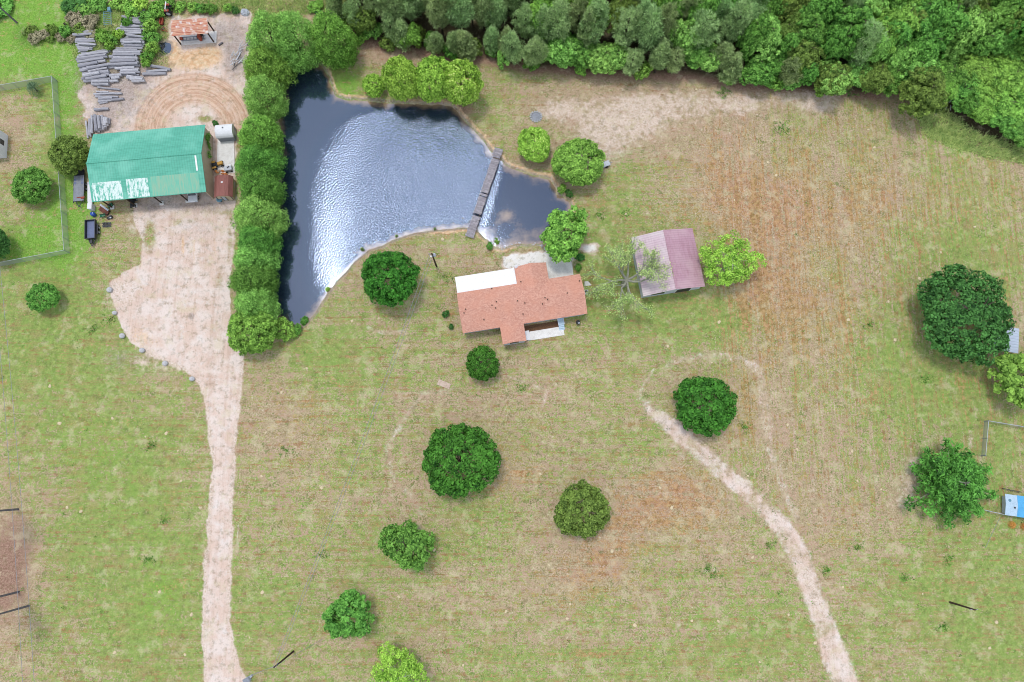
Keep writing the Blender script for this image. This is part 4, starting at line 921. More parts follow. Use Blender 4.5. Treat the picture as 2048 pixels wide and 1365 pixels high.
for q in [(487,495),(312,535),(340,615),(313,636),(335,653),(155,660),(145,683),(467,610),(511,623),(632,590),(648,602),(617,629),(766,563),(840,490),(500,690),(265,723)]:
    p = onh((q[0]/3.012+880, q[1]/3.012+400)); m = MB().cyl((0, 0, .08), .07, .26, n=10).cyl((0, 0, .2), .11, .05, n=10)
    m.build('roof_vent', 'darkwood', h, loc=p)
def window(x, y, z, w_, h_, side):                   # on a wall facing -y (side -1) or +y
    fr = MB().box((x, y+side*.02, z), (w_+.16, .06, h_+.16)).build('window', 'white', h)
    MB().box((x, y+side*.055, z), (w_, .03, h_)).build('pane', 'glass', fr)
for x, w_ in ((-9.2, 1.1), (-6.2, 1.6), (1.6, 1.4), (3.4, 1.2), (9.2, .9)): window(x, -3.25, 1.6, w_, 1.1, -1)
window(-2.4, -6.5, 1.5, 1.6, 1.1, -1)
dd = MB().box((6.05, -3.27, 1.15), (1.0, .06, 2.1)).build('door', 'white', h); MB().cyl((6.4, -3.33, 1.1), .04, .06, 'Y').build('handle', 'black', dd)
p = hf.L(1033, 534, 3.0); w = MB().dome((0, 0, 0), .38, .38, .12, 16, 4); ds = w.build('satellite_dish', 'white', h, loc=(p.x, p.y, 3.05)); ds.rotation_euler = (.9, 0, .3)
MB().tube([(0, 0, -.1), (0, .1, -.35)], .03, 6).build('bracket', 'grey', ds)
def quad_slab(name, pts, z0, z1, mat, kind='structure'):
    ps = [P(*q) for q in pts]; o = MB().poly([(p.x, p.y) for p in ps], (z0, z1)).build(name, mat)
    if kind: tag(o, kind=kind)
    return o
quad_slab('front_patio', [(1059, 664), (1126, 653), (1129, 670.6), (1056, 682)], -.1, .11, 'concrete')
quad_slab('back_patio', [(1118, 530), (1144, 526), (1147, 552), (1121, 557)], -.1, .13, 'concrete')
quad_slab('concrete_pad', [(1169, 564), (1176, 563), (1183, 571), (1169, 573)], -.1, .12, 'concrete')
quad_slab('mulch_bed', [(1049, 653), (1118, 642), (1120, 655), (1050, 666)], -.05, .05, 'mulch')
quad_slab('sand_walk', [(1093, 527), (1117, 524), (1121, 556), (1098, 560)], -.1, .06, 'concrete')
p = hf.L(1121, 644); w = thing('entry_steps', 'pale blue covered entry steps at the front of the house', 'steps', hf.o, hf.a)
MB().box((p.x, -3.9, .55), (1.1, 1.25, .12)).build('landing', 'skypale', w)
for s in (-1, 1): MB().box((p.x+s*.52, -3.9, 1.0), (.06, 1.25, .06)).box((p.x+s*.52, -4.48, .5), (.06, .06, 1.0)).box((p.x+s*.52, -3.35, .5), (.06, .06, 1.0)).build('railing', 'white', w)
for i in range(3): MB().box((p.x, -4.68-.28*i, .42-.15*i), (1.0, .28, .08)).box((p.x, -4.68-.28*i, (.38-.15*i)/2), (.8, .1, .38-.15*i)).build('step', 'skypale', w)
p = hf.L(1056, 672); w = thing('side_steps', 'white side steps leading from the patio into the front wing of the house', 'steps', hf.o, hf.a)
MB().box((.1, p.y, .42), (.9, 1.7, .12)).build('landing', 'white', w); MB().box((.1, p.y, .18), (.7, 1.5, .36)).build('base', 'white', w)
p = P(1171.5, 586); w = thing('air_conditioner', 'round topped air conditioning unit at the right end of the house', 'air conditioner', p)
MB().box((0, 0, .38), (.82, .82, .76)).build('body', 'palegrey', w, bevel=.05); MB().cyl((0, 0, .78), .36, .05, n=20).build('fan_guard', 'white', w); MB().cyl((0, 0, .81), .25, .03, n=16).build('fan', 'black', w)
p = P(1155.6, 647); w = thing('kettle_grill', 'black kettle barbecue standing on the lawn in front of the house', 'barbecue', p)
MB().dome((0, 0, .75), .42, .42, .32, 16, 5, low=1.3).build('bowl', 'black', w, smooth=True); MB().cyl((.1, -.15, 1.02), .14, .05).build('lid_plate', 'palegrey', w)
for a in (0, 2.1, 4.2): MB().tube([(.2*math.cos(a), .2*math.sin(a), .6), (.38*math.cos(a), .38*math.sin(a), 0)], .02, 6).build('leg', 'grey', w)

# ------------------------------------------------------------------ maroon garage
gf = Frame(27.85, 36.5, 9.2)
g = thing('garage', 'square metal garage with a faded maroon gable roof beside the bare tree', 'garage', gf.o, gf.a)
def slope(x0, x1, z0, z1, mat, name):
    MB().add([(x0, -5.5, z0), (x1, -5.5, z1), (x1, 5.5, z1), (x0, 5.5, z0), (x0, -5.5, z0-.1), (x1, -5.5, z1-.1), (x1, 5.5, z1-.1), (x0, 5.5, z0-.1)], [(0, 1, 2, 3), (7, 6, 5, 4), (0, 4, 5, 1), (1, 5, 6, 2), (2, 6, 7, 3), (3, 7, 4, 0)]).build(name, mat, g)
slope(-5.6, 0, 2.9, 4.5, 'pinkpale', 'roof'); slope(0, 5.6, 4.5, 2.9, 'pinkroof', 'roof')
MB().tube([(0, -5.53, 4.48), (0, 5.53, 4.48)], .12, 8).build('ridge_cap', 'pinkroof', g)
MB().prism([(-5.35, 0), (5.35, 0), (5.35, 2.82), (0, 4.33), (-5.35, 2.82)], 'y', -5.1, 5.3).build('wall', 'siding', g)
MB().box((2.1, -5.13, 1.2), (2.6, .06, 2.4)).build('door', 'black', g); MB().box((2.1, -5.15, 2.46), (2.9, .1, .14)).box((.7, -5.15, 1.2), (.14, .1, 2.4)).box((3.5, -5.15, 1.2), (.14, .1, 2.4)).build('door_frame', 'white', g)  # door is a black sheet standing for the shade inside the open doorway
MB().box((-2.6, -5.13, 1.5), (2.4, .05, 1.0)).build('window', 'glass', g)

# ------------------------------------------------------------------ rusty sawmill shed, its slab and saw
f = Frame(-61.4, 82.9, 4.5)
w = thing('open_shed', 'open timber shed with a rusty corrugated roof at the back of the yard', 'shed', (-61.1, 82.75, 0), f.a)
r = MB().box((-.35, .25, 3.25), (6.9, 3.1, .07), rx=.09).build('roof', 'rustyroof', w)
for x in (-3.45, 2.95):
    for y in (-1.05, 1.35): MB().box((x, y, 1.55+y*.045), (.2, .2, 3.1+y*.09)).build('post', 'darkwood', w)
for y in (-1.05, 1.35): MB().box((-.25, y, 3.05+y*.09), (6.7, .12, .2)).build('beam', 'darkwood', w)
quad_slab('sawmill_slab', [(361, 70), (434, 63), (433, 86), (363, 91)], -.1, .14, 'concrete')
p = P(395, 79); w = thing('sawmill', 'dark rusty sawmill rig on the concrete slab under the rusty roof', 'machine', (p.x, p.y, .14), math.radians(5))
MB().box((-.6, -.35, .25), (4.6, .1, .15)).box((-.6, .35, .25), (4.6, .1, .15)).build('track', 'grey', w)
for i in range(7): MB().box((-2.6+i*.65, 0, .2), (.08, .8, .1)).build('crossbar', 'grey', w)
MB().box((.9, 0, .9), (.5, 1.5, 1.3)).build('saw_head', 'redrust', w, bevel=.05); MB().cyl((.6, -.5, 1.2), .32, .12, 'X').cyl((.6, .5, 1.2), .32, .12, 'X').build('band_wheel', 'black', w)
MB().box((1.3, .2, 1.0), (.5, .6, .5)).build('engine', 'black', w); MB().box((-2.9, 0, .45), (.5, .5, .4)).build('feed_box', 'redrust', w)

# lean-to roof by the oak, blue roofed shed, grey house at the left edge
f = Frame(86.6, 22.6, -10)
w = thing('lean_to', 'small open lean-to with a pale grey corrugated roof half under the oak', 'shed', f.o, f.a)
M['greyrib'] = ribbed('grey_corrugated', S(196, 208, 224), S(176, 188, 206), 1, 0.5)
MB().box((0, 0, 2.35), (4.4, 4.5, .06), ry=-.06).build('roof', 'greyrib', w)
for x in (-2.0, 2.0):
    for y in (-2.0, 2.0): MB().box((x, y, 1.15), (.12, .12, 2.3)).build('post', 'darkwood', w)
MB().box((0, 2.1, 1.1), (4.2, .06, 2.2)).build('wall', 'grey', w)
q = P(2010, 1009, 1.45); f = Frame(q.x+5.9*math.cos(.14), q.y-5.9*math.sin(.14), -8)
w = thing('low_shed', 'low shed with a pale roof end and light blue roof at the right edge', 'shed', f.o, f.a)
MB().prism([(-1.75, 1.45), (-1.75, 1.36), (0, 1.6), (1.75, 1.36), (1.75, 1.45), (0, 1.69)], 'x', -5.9, -3.9).build('roof', 'skypale', w)
MB().prism([(-1.78, 1.47), (-1.78, 1.37), (0, 1.62), (1.78, 1.37), (1.78, 1.47), (0, 1.72)], 'x', -3.9, 7).build('roof', 'sky', w)
MB().box((.9, 0, .67), (12.6, 2.8, 1.34)).build('wall', 'siding', w); MB().cyl((-5.2, .75, 1.6), .22, .12).build('roof_vent', 'tealplain', w); MB().box((-4.4, -.35, 1.68), (.25, .25, .12)).build('roof_vent', 'black', w)
MB().box((-2, -1.42, .8), (1.0, .04, .6)).build('window', 'glass', w)
f = Frame(-96.4, 60.0, 5)
w = thing('house', 'corner of a white house with grey roof at the left edge inside the fence', 'house', f.o, f.a)
MB().prism(gable_prof(-2.6, 2.6, 2.5, 3.7, .12), 'x', -8, 1.3).build('roof', 'grey', w); MB().prism([(-2.3, 0), (2.3, 0), (2.3, 2.4), (0, 3.5), (-2.3, 2.4)], 'x', -7.5, 1.0).build('wall', 'white', w)
MB().box((1.02, .2, 1.4), (.05, 1.0, 1.0)).build('window', 'glass', w)

#@@SMALL
# ------------------------------------------------------------------ plank footbridge
t0 = P(998, 297.5, .55); t1 = P(938, 473.5, .55); d = t1-t0; L_ = d.length; rz = math.atan2(d.y, d.x)-PI/2
w = thing('footbridge', 'weathered plank footbridge crossing the narrow part of the pond', 'bridge', (t0.x, t0.y, 0), rz)
R = random.Random(3); m = MB(); y = .1; i = 0
while y < L_:
    wd = 1.68 if y < 1.5 else 1.45+.15*(y > L_-2.3); off = (0 if y < 1.5 else .22-.012*y)
    if not (13.55 < y < 13.9 or 2.0 < y < 2.12 or 9.9 < y < 10.1 or R.random() < .03):
        m.box((-off*0+R.uniform(-.06, .06)+(0 if y < 1.6 else -.08), y, .55+R.uniform(-.012, .012)+(.06 if y < 1.5 else 0)), (wd+R.uniform(-.12, .12), .185, .05), rz=R.uniform(-.02, .02))
    y += .215
m.build('deck', 'deck', w)
for x in (-.55, .5): MB().box((x, L_/2, .44), (.12, L_-.4, .16)).build('stringer', 'darkwood', w)
for y in np.arange(2.4, L_-1.5, 2.4):
    for x in (-.68, .64): MB().tube([(x, y, -1.6), (x, y, .5)], .09, 8).build('post', 'darkwood', w)

# ------------------------------------------------------------------ logs
def logmesh(seed):
    R = random.Random(seed); m = MB(); n = 7
    m.tube([(-.5+i/(n-1), R.uniform(-.012, .012)*1, R.uniform(-.01, .01)) for i in range(n)], [1.0*R.uniform(.93, 1.06)*(1.08-.16*i/(n-1)) for i in range(n)], 10)
    m.v = [(x, y if abs(y) < 1e-9 else y, z) for x, y, z in m.v]
    o = m.build('log', 'log', smooth=False); me = o.data; bpy.data.objects.remove(o); return me
LOGM = []
for s in range(4):
    R = random.Random(s); m = MB(); n = 8; k = 10
    for i in range(n):
        x = -.5+i/(n-1); q = 1.06-.14*i/(n-1)
        for j in range(k):
            a = 2*PI*j/k; r_ = q*R.uniform(.9, 1.08); m.v.append((x, r_*math.cos(a)+.1*math.sin(i*1.3+s), r_*math.sin(a)))
    m.f = [(i*k+j, i*k+(j+1) % k, (i+1)*k+(j+1) % k, (i+1)*k+j) for i in range(n-1) for j in range(k)]+[tuple(range(k-1, -1, -1)), tuple((n-1)*k+j for j in range(k))]
    o = m.build('log', 'log'); me = o.data; bpy.data.objects.remove(o); LOGM.append(me)
nlog = 0
def logs(lst, org, sc, label, group, lift=0.0):
    global nlog
    for k, (x0, y0, x1, y1, wz) in enumerate(lst):
        z = wz/sc*.09*.5+.02
        z += lift*((k*7) % 3)/2
        p0 = P(org[0]+x0/sc, org[1]+y0/sc, z); p1 = P(org[0]+x1/sc, org[1]+y1/sc, z); d = p1-p0
        o = bpy.data.objects.new('log', LOGM[nlog % 4]); C.objects.link(o); nlog += 1
        o.location = (p0+p1)/2; o.rotation_euler = (0, 0, math.atan2(d.y, d.x)); r_ = wz/sc*.092*.66; o.scale = (d.length, r_, r_)
        o.location.z = r_*.95+lift*((k*7) % 3)/2
        tag(o, label, 'log', group)
        if lift and k < len(lst)-1:
            c = o.copy(); C.objects.link(c); c.data = LOGM[(nlog+k) % 4]; g_ = random.Random(nlog)
            q1 = lst[k+1]; m0 = P(org[0]+(x0+q1[0])/2/sc, org[1]+(y0+q1[1])/2/sc, .5); m1 = P(org[0]+(x1+q1[2])/2/sc, org[1]+(y1+q1[3])/2/sc, .5); e_ = m1-m0
            if e_.length < d.length*1.35 and (m0-p0).length < 1.6:
                c.location = (m0+m1)/2+Vector((g_.uniform(-.5, .5), 0, 0)); c.location.z = o.location.z+r_*1.2
                c.rotation_euler = (0, 0, math.atan2(e_.y, e_.x)+g_.uniform(-.05, .05)); c.scale = (e_.length*g_.uniform(.75, 1.02), r_*g_.uniform(.75, 1), r_*g_.uniform(.75, 1))
            else: bpy.data.objects.remove(c)
GL = 'weathered grey logs stacked in the yard'
logs([(100,305,285,290,22),(95,335,300,320,22),(100,365,300,345,24),(85,398,350,390,18),(105,425,310,415,20),(110,445,330,470,16),(115,475,320,490,14),(130,500,290,505,16),(140,520,290,522,14),(140,548,230,545,13)], (130, 0), 5.251, 'grey log in the upper left stack, left of the bushes', GL, .25)
logs([(180,575,480,530,26),(135,605,440,570,24),(120,632,450,600,22),(165,690,430,640,30),(160,715,330,690,20),(165,745,440,685,28),(310,722,560,692,24),(190,785,330,748,26),(200,800,465,752,34),(180,833,300,812,24),(280,822,470,785,30),(200,858,480,830,24),(285,882,465,885,32),(470,855,560,850,24),(475,802,600,790,30)], (130, 0), 5.251, 'grey log in the lower left stack beside the lawn', GL, .25)
logs([(650,148,830,132,16),(760,95,830,95,10),(770,117,830,115,10),(600,175,760,195,18),(620,198,830,180,16),(610,218,840,235,18),(600,242,850,262,20),(600,268,780,290,22),(560,303,870,280,18),(540,318,820,355,22),(575,335,800,318,16),(650,368,820,388,18),(640,395,850,402,18),(585,415,840,425,22),(590,440,840,450,24),(600,465,850,468,20),(620,488,830,490,18)], (130, 0), 5.251, 'pale grey log in the upper right stack between two strips of bushes', GL, .25)
logs([(540,512,820,510,20),(520,537,810,540,22),(510,565,800,575,20),(470,602,760,600,28),(500,632,770,635,28),(450,682,780,660,26),(460,712,790,690,24),(590,742,780,725,22),(580,762,790,760,20),(590,785,780,790,18),(650,818,820,835,26),(705,855,840,852,24)], (130, 0), 5.251, 'pale grey log in the lower right stack nearest the rusty shed', GL, .25)
logs([(850,680,1110,735,26)], (130, 0), 5.251, 'long grey log lying slanted, uppermost of three between stacks and sand heap', None)
logs([(860,752,1080,742,22)], (130, 0), 5.251, 'grey log in the middle of three between stacks and sand heap', None)
logs([(820,782,1065,775,26)], (130, 0), 5.251, 'thick grey log lowest of three between stacks and sand heap', None)
logs([(345,920,580,945,16),(330,965,460,968,14),(305,992,470,985,18),(470,985,600,985,18),(320,1018,560,1020,18),(355,1042,500,1030,22),(350,1070,500,1055,18),(490,1055,620,1040,20),(360,1090,450,1075,12)], (130, 0), 5.251, 'short pale log in the small loose pile on the bare yard', GL)
logs([(310,1155,460,1145,24)], (130, 0), 5.251, 'single short grey log lying alone above the upright stack', None)
logs([(205,110,225,280,14),(240,90,235,255,16),(262,60,265,230,18),(290,50,300,215,20),(310,60,330,220,22),(335,65,350,205,24),(358,60,375,200,26),(387,75,395,190,26),(408,80,412,160,22),(430,85,430,140,18)], (130, 220), 4.874, 'grey log in the pile pointing at the back of the barn', GL, .25)

# ------------------------------------------------------------------ boulders, mounds, debris
R = random.Random(2)
for (a, b_, lb) in [(219, 580, 'uppermost pale boulder at the left corner of the dirt yard'), (229, 626, 'second pale boulder from the top along the yard edge'), (244, 672, 'third pale boulder from the top along the yard edge'), (284, 701, 'fourth pale boulder from the top along the yard edge'), (330, 727, 'fifth pale boulder from the top along the yard edge'), (384, 758, 'lowest pale boulder where the driveway narrows')]:
    p = P(a, b_, .3); s = R.uniform(.44, .54)
    tag(MB().dome((0, 0, .3), s, s*R.uniform(.85, 1), s*.75, 12, 6, seed=int(a), rough=.06, low=.9).build('boulder', 'stone', None, (p.x, p.y, 0), True), lb, 'boulder', 'boulders along the yard edge')
mm = [MB().dome((0, 0, -.03), 1, 1, .45, 12, 4, seed=i, rough=.25).build('ant_mound', 'mound', smooth=True) for i in range(3)]
mound_mesh = [o.data for o in mm]
for o in mm: bpy.data.objects.remove(o)
ms = [(886,480),(1410,890),(1340,840),(1420,940),(1320,970),(1220,1100),(1345,1010),(1096,1131),(1140,1205),(1270,1250),(1440,1245),(1580,1225),(1790,680),(1700,640),(1700,900),(1720,960),(1580,850),(1590,900),(1500,950),(1760,985),(1850,945),(1690,1180),(1850,1190),(1990,1240),(1980,1300),(1520,1320),(1630,1290),(1950,460),(1600,330),(1530,320),(1555,350),(1740,260),(1750,300),(1480,470),(1500,500),(1390,180),(1470,400),(870,1100),(650,900),(800,1190),(880,1270),(720,1230),(930,1330),(500,1280),(530,860),(520,950),(610,740),(560,780),(225,840),(290,870),(235,940),(350,900),(360,960),(400,1010),(330,870),(230,1300),(320,1190),(370,1310),(380,1230),(160,1020),(120,845),(100,770),(140,1010),(520,1190),(1150,745),(1060,740),(1160,580),(700,640),(760,640),(640,980),(1010,1220),(950,1130),(1075,950),(1130,1240),(1500,1120),(1380,1240),(1250,430),(1390,430),(1640,470),(1660,560),(1840,560),(1880,500),(1960,600),(1780,600),(1440,640),(1330,690),(1420,720)]
for i, (a, b_) in enumerate(ms):
    p = P(a+R.uniform(-6, 6), b_+R.uniform(-6, 6)); o = bpy.data.objects.new('ant_mound', mound_mesh[i % 3]); C.objects.link(o)
    s = R.uniform(.16, .34); o.location = (p.x, p.y, ground_z(p.x, p.y)); o.scale = (s, s*R.uniform(.7, 1), s); o.rotation_euler = (0, 0, R.uniform(0, 6))
    tag(o, 'small pale sandy mound dotted on the mown field', 'mound', 'sandy mounds on the field')
p = P(888, 769); w = thing('old_door', 'pale pinkish board lying flat on the lawn left of the small round tree', 'board', p, math.radians(-22))
MB().box((0, 0, .06), (2.3, 1.0, .08)).build('panel', 'slab', w); MB().box((-.8, 0, .115), (.15, 1.02, .03)).box((.8, 0, .115), (.15, 1.02, .03)).build('batten', 'slab', w)
R = random.Random(6); p = P(1072, 234)
w = thing('fire_pit', 'ring of grey stones round ashes on the bare sandy ground', 'fire pit', p)
for i in range(14):
    a = i*2*PI/14; MB().dome((1.05*math.cos(a), 1.05*math.sin(a), .05), .22, .2, .2, 8, 4, seed=i, rough=.12).build('stone', 'stone', w)
MB().dome((0, 0, 0), .95, .95, .1, 14, 3, rough=.1).build('ash', 'grey', w)
R = random.Random(11)
for i in range(46):                                   # stones along the shore by the house
    q = R.random(); a = 1000+92*q; b_ = 495-14*math.sin(q*PI)+R.uniform(-4, 5); p = P(a, b_)
    s = R.uniform(.12, .3); tag(MB().dome((0, 0, 0), s, s*R.uniform(.6, 1), s*.7, 8, 4, seed=i, rough=.15, low=.5).build('shore_stone', 'stone', None, (p.x, p.y, ground_z(p.x, p.y)+.03)), 'pale stone in the rubble edging of the pond behind the house', 'stone', 'stones edging the pond')
p = P(1211, 331); w = thing('utility_trailer', 'small white cart parked at the foot of the round bank tree', 'cart', p, .4)
MB().box((0, 0, .55), (1.5, 1.0, .35)).build('body', 'palegrey', w, bevel=.05); MB().box((-.9, -.1, .5), (.5, .7, .4)).build('box', 'white', w, bevel=.04); MB().tube([(.7, 0, .5), (1.3, -.1, .35)], .04, 6).build('tongue', 'grey', w)
for s in (-1, 1): MB().cyl((0, s*.55, .28), .28, .14, 'Y').build('wheel', 'rubber', w)
# bleached branch pile, wrapped bundle
R = random.Random(8)
GBr = 'bleached branches in the debris pile'
for i in range(26):
    a = R.uniform(462, 500); b_ = 132-(a-462)*1.0+R.uniform(-16, 14); p = P(a, b_); an = math.radians(R.gauss(52, 22)); L2 = R.uniform(.8, 2.3)*(1.4 if i < 5 else 1)
    q = Vector((math.cos(an), math.sin(an), R.uniform(-.1, .25)))*L2
    zz = R.uniform(.1, .6); m = MB().tube([(0, 0, 0), q*.5+Vector((R.uniform(-.1, .1), 0, .05)), q], [.14 if i < 5 else .07, .1 if i < 5 else .05, .03], 6)
    m.tube([q*.5, q*.5+Vector((R.uniform(-.6, .6), R.uniform(-.2, .6), .2))], [.05, .02], 5)
    tag(m.build('branch', 'deadwood' if i % 4 else 'wood', None, (p.x, p.y, zz)), 'bleached branch in the debris pile beside the pond trees', 'branch', GBr)
R = random.Random(14)
for i in range(16):
    a = 1895+R.uniform(-24, 22); b_ = 202+R.uniform(-12, 14); p = P(a, b_); an = R.uniform(0, 6.28); L2 = R.uniform(1.0, 3.2)
    m = MB().tube([(0, 0, 0), (math.cos(an)*L2*.5, math.sin(an)*L2*.5, .3), (math.cos(an+.3)*L2, math.sin(an+.3)*L2, .1)], [.08, .06, .02], 6)
    tag(m.build('branch', 'deadwood', None, (p.x, p.y, .3)), 'bleached fallen branch at the edge of the upper right thicket', 'branch', 'fallen branches by the thicket')
p = P(491, 27); w = thing('wrapped_bundle', 'grey tarpaulin covered bundle on the ground at the back of the yard', 'bundle', p)
MB().dome((0, 0, 0), .85, .75, .9, 12, 5, seed=3, rough=.14).build('cover', 'palegrey', w); MB().tube([(-.8, 0, .1), (-.4, .05, .75), (.4, .05, .8), (.85, 0, .1)], .03, 6).build('rope', 'grey', w)

# ------------------------------------------------------------------ vehicles, trailers, machines
def wheel(par, c, r, wd, axis='Y'):
    o = MB().cyl(c, r, wd, axis, 18).build('wheel', 'rubber', par, bevel=.02); MB().cyl(c, r*.55, wd+.02, axis, 12).build('rim', 'palegrey', o)
p = P(163, 377); f = thing('flatbed_trailer', 'long flatbed trailer with weathered grey deck at the left end of the barn', 'trailer', p, math.radians(-84.5))
R = random.Random(1); m = MB()
for i in range(9): m.box((.35+R.uniform(-.02, .02), -.84+i*.21, .82), (5.0, .19, .05))
m.build('deck', 'grey', f); MB().box((-2.75, 0, .8), (1.2, 1.9, .04)).build('ramp', 'black', f)
MB().box((0, .93, .76), (6.3, .08, .16)).box((0, -.93, .76), (6.3, .08, .16)).box((-3.1, 0, .72), (.1, 1.8, .12)).box((2.85, 0, .72), (.1, 1.8, .12)).box((-.3, 0, .66), (5.6, .1, .12)).build('frame', 'black', f)
for i, x in enumerate((-1.6, -1.0)):
    for s in (-1, 1): MB().box((x+.3, s*.66, .852), (.42, .42, .012)).build('deck_patch', 'bluegrey', f)
for x in (-.5, .4):
    for s in (-1, 1): wheel(f, (x, s*1.02, .36), .36, .2)
MB().tube([(2.8, .6, .7), (4.0, 0, .6)], .06, 6).tube([(2.8, -.6, .7), (4.0, 0, .6)], .06, 6).build('tongue', 'black', f); MB().cyl((3.7, .0, .45), .05, .9).build('jack', 'grey', f)
p = P(162, 395, .9); w = thing('metal_bar', 'bent rusty bar lying across the flatbed trailer', 'bar', (p.x, p.y, .87), .1); MB().box((0, 0, .06), (1.5, .12, .12)).box((.3, -.15, .06), (.6, .3, .1)).build('bar', 'redrust', w)
p = P(188, 463); f = thing('dump_trailer', 'black dump trailer with an empty blue grey bed parked on the lawn', 'trailer', p, math.radians(-84))
MB().box((0, 0, .72), (3.5, 1.65, .06)).build('bed_floor', 'bluegrey', f)
for s in (-1, 1): MB().box((0, s*.87, .98), (3.6, .08, .58)).box((0, s*.9, 1.28), (3.7, .12, .07)).build('side_panel', 'black', f)
MB().box((1.78, 0, .98), (.08, 1.66, .58)).build('front_panel', 'black', f); MB().box((-1.78, 0, .98), (.08, 1.66, .58)).build('tailgate', 'black', f)
MB().box((0, .45, .58), (3.9, .12, .18)).box((0, -.45, .58), (3.9, .12, .18)).build('frame', 'black', f)
MB().tube([(1.8, .6, .58), (3.1, 0, .52)], .08, 6).tube([(1.8, -.6, .58), (3.1, 0, .52)], .08, 6).build('tongue', 'black', f); MB().box((2.25, 0, .72), (.7, .5, .4)).build('pump_box', 'black', f, bevel=.04)
for x in (-.45, .45):
    for s in (-1, 1): wheel(f, (x, s*1.06, .38), .38, .24)
for s in (-1, 1): MB().box((0, s*1.07, .84), (1.9, .3, .04)).build('mudguard', 'black', f)
p = P(215, 451); f = thing('disc_harrow', 'small black farm implement beside the dump trailer', 'implement', p, .05)
MB().box((0, .25, .45), (1.5, .1, .1)).box((0, -.25, .45), (1.5, .1, .1)).box((0, 0, .55), (.1, .9, .1)).build('frame', 'black', f)
for i in range(6): MB().cyl((-.65+i*.26, .25, .24), .24, .03, 'X', 14).cyl((-.65+i*.26, -.25, .24), .24, .03, 'X', 14).build('disc', 'grey', f)
# boat / white tank beside the barn
p = P(183, 392); f = thing('boat', 'long narrow white boat leaning by the left end of the barn', 'boat', p, math.radians(-83))
out = [(-2.6, -.42), (1.2, -.45), (2.2, -.25), (2.7, 0), (2.2, .25), (1.2, .45), (-2.6, .42)]
MB().poly([(x*.9, y*.75) for x, y in out], (.1, .2)).poly(out, (.2, .55)).build('hull', 'white', f, bevel=.05); MB().box((-2.3, 0, .56), (.5, .7, .04)).build('seat', 'palegrey', f)
p = P(187, 417); f = thing('storage_box', 'upright white box standing beside the blue drum', 'box', p, .05)
MB().box((0, 0, .6), (.75, 1.1, 1.2)).build('body', 'white', f, bevel=.04); MB().box((0, 0, 1.23), (.82, 1.17, .07)).build('lid', 'white', f, bevel=.02)
p = P(189.5, 431); f = thing('blue_drum', 'blue plastic drum at the front left corner of the barn', 'drum', p)
MB().tube([(0, 0, 0), (0, 0, .3), (0, 0, .6), (0, 0, .88)], [.36, .42, .42, .36], 16).build('body', 'blue', f, smooth=True); MB().cyl((.1, .1, .9), .07, .05).build('cap', 'white', f)
p = P(208, 433); f = thing('wheelbarrow', 'green wheelbarrow tipped on the grass in front of the barn', 'wheelbarrow', p, .3)
MB().add([(-.5, -.35, .5), (.5, -.28, .45), (.5, .28, .45), (-.5, .35, .5), (-.25, -.2, .25), (.35, -.15, .22), (.35, .15, .22), (-.25, .2, .25)], [(4, 5, 6, 7), (0, 1, 5, 4), (1, 2, 6, 5), (2, 3, 7, 6), (3, 0, 4, 7)]).build('tray', 'green', f)
MB().tube([(.75, .05, .2), (-.4, .28, .4), (-1.0, .3, .55)], .025, 6).tube([(.75, -.05, .2), (-.4, -.28, .4), (-1.0, -.3, .55)], .025, 6).build('handle', 'darkwood', f); MB().cyl((.75, 0, .2), .2, .09, 'Y').build('wheel', 'rubber', f)
p = P(212, 421); f = thing('pallet_stack', 'leaning red brown panel with pale roofing offcut near the barn corner', 'panel', p, math.radians(-35))
MB().box((0, -.3, .35), (2.0, .9, .08), rx=.35).build('panel', 'woodbrown', f); MB().box((-.2, .25, .6), (2.0, .35, .06), rx=.35).build('offcut', 'palegrey', f); MB().box((0, 0, .12), (1.8, .7, .2)).build('base', 'darkwood', f)
p = P(222, 412); f = thing('push_mower', 'green lawn mower parked under the barn eave', 'mower', p, .5)
MB().box((0, 0, .3), (.9, .6, .25)).build('deck', 'green', f, bevel=.08); MB().cyl((0, 0, .5), .18, .2).build('engine', 'black', f); MB().tube([(-.4, .2, .4), (-1.1, .2, .95), (-1.1, -.2, .95), (-.4, -.2, .4)], .02, 6).build('handle', 'grey', f)
for x in (-.35, .35):
    for s in (-1, 1): MB().cyl((x, s*.33, .13), .13, .07, 'Y').build('wheel', 'rubber', f)
p = P(222, 436); f = thing('scrap_engine', 'dark scrap machine part lying on the grass above the implement', 'scrap', p, .4)
MB().box((0, 0, .2), (.8, .5, .35)).cyl((.2, .1, .45), .16, .2).cyl((-.5, 0, .22), .22, .2, 'X').build('block', 'black', f, bevel=.03); MB().box((.1, -.2, .42), (.3, .2, .12)).build('cover', 'palegrey', f)
# car in the barn
pc = P(386, 381, .7); f = thing('car', 'white car parked nose out under the barn roof', 'car', (pc.x, pc.y, 0), math.radians(-86))
pr = [(-2.25, .35), (2.25, .32), (2.3, .6), (2.2, .78), (1.1, .95), (.45, 1.4), (-1.2, 1.45), (-1.9, 1.02), (-2.28, .95)]
MB().prism(pr, 'y', -.86, .86).build('body', 'white', f, bevel=.09)
MB().add([(1.12, -.72, .96), (1.12, .72, .96), (.5, .62, 1.41), (.5, -.62, 1.41)], [(0, 1, 2, 3)]).build('windscreen', 'glass', f, loc=(.03, 0, .02))
for s in (-1, 1):
    MB().box((-.4, s*.865, 1.2), (1.5, .02, .3)).build('side_window', 'glass', f); MB().box((2.24, s*.6, .65), (.1, .4, .16)).build('headlight', 'palegrey', f)
    for x in (-1.4, 1.4): wheel(f, (x, s*.8, .33), .33, .22)
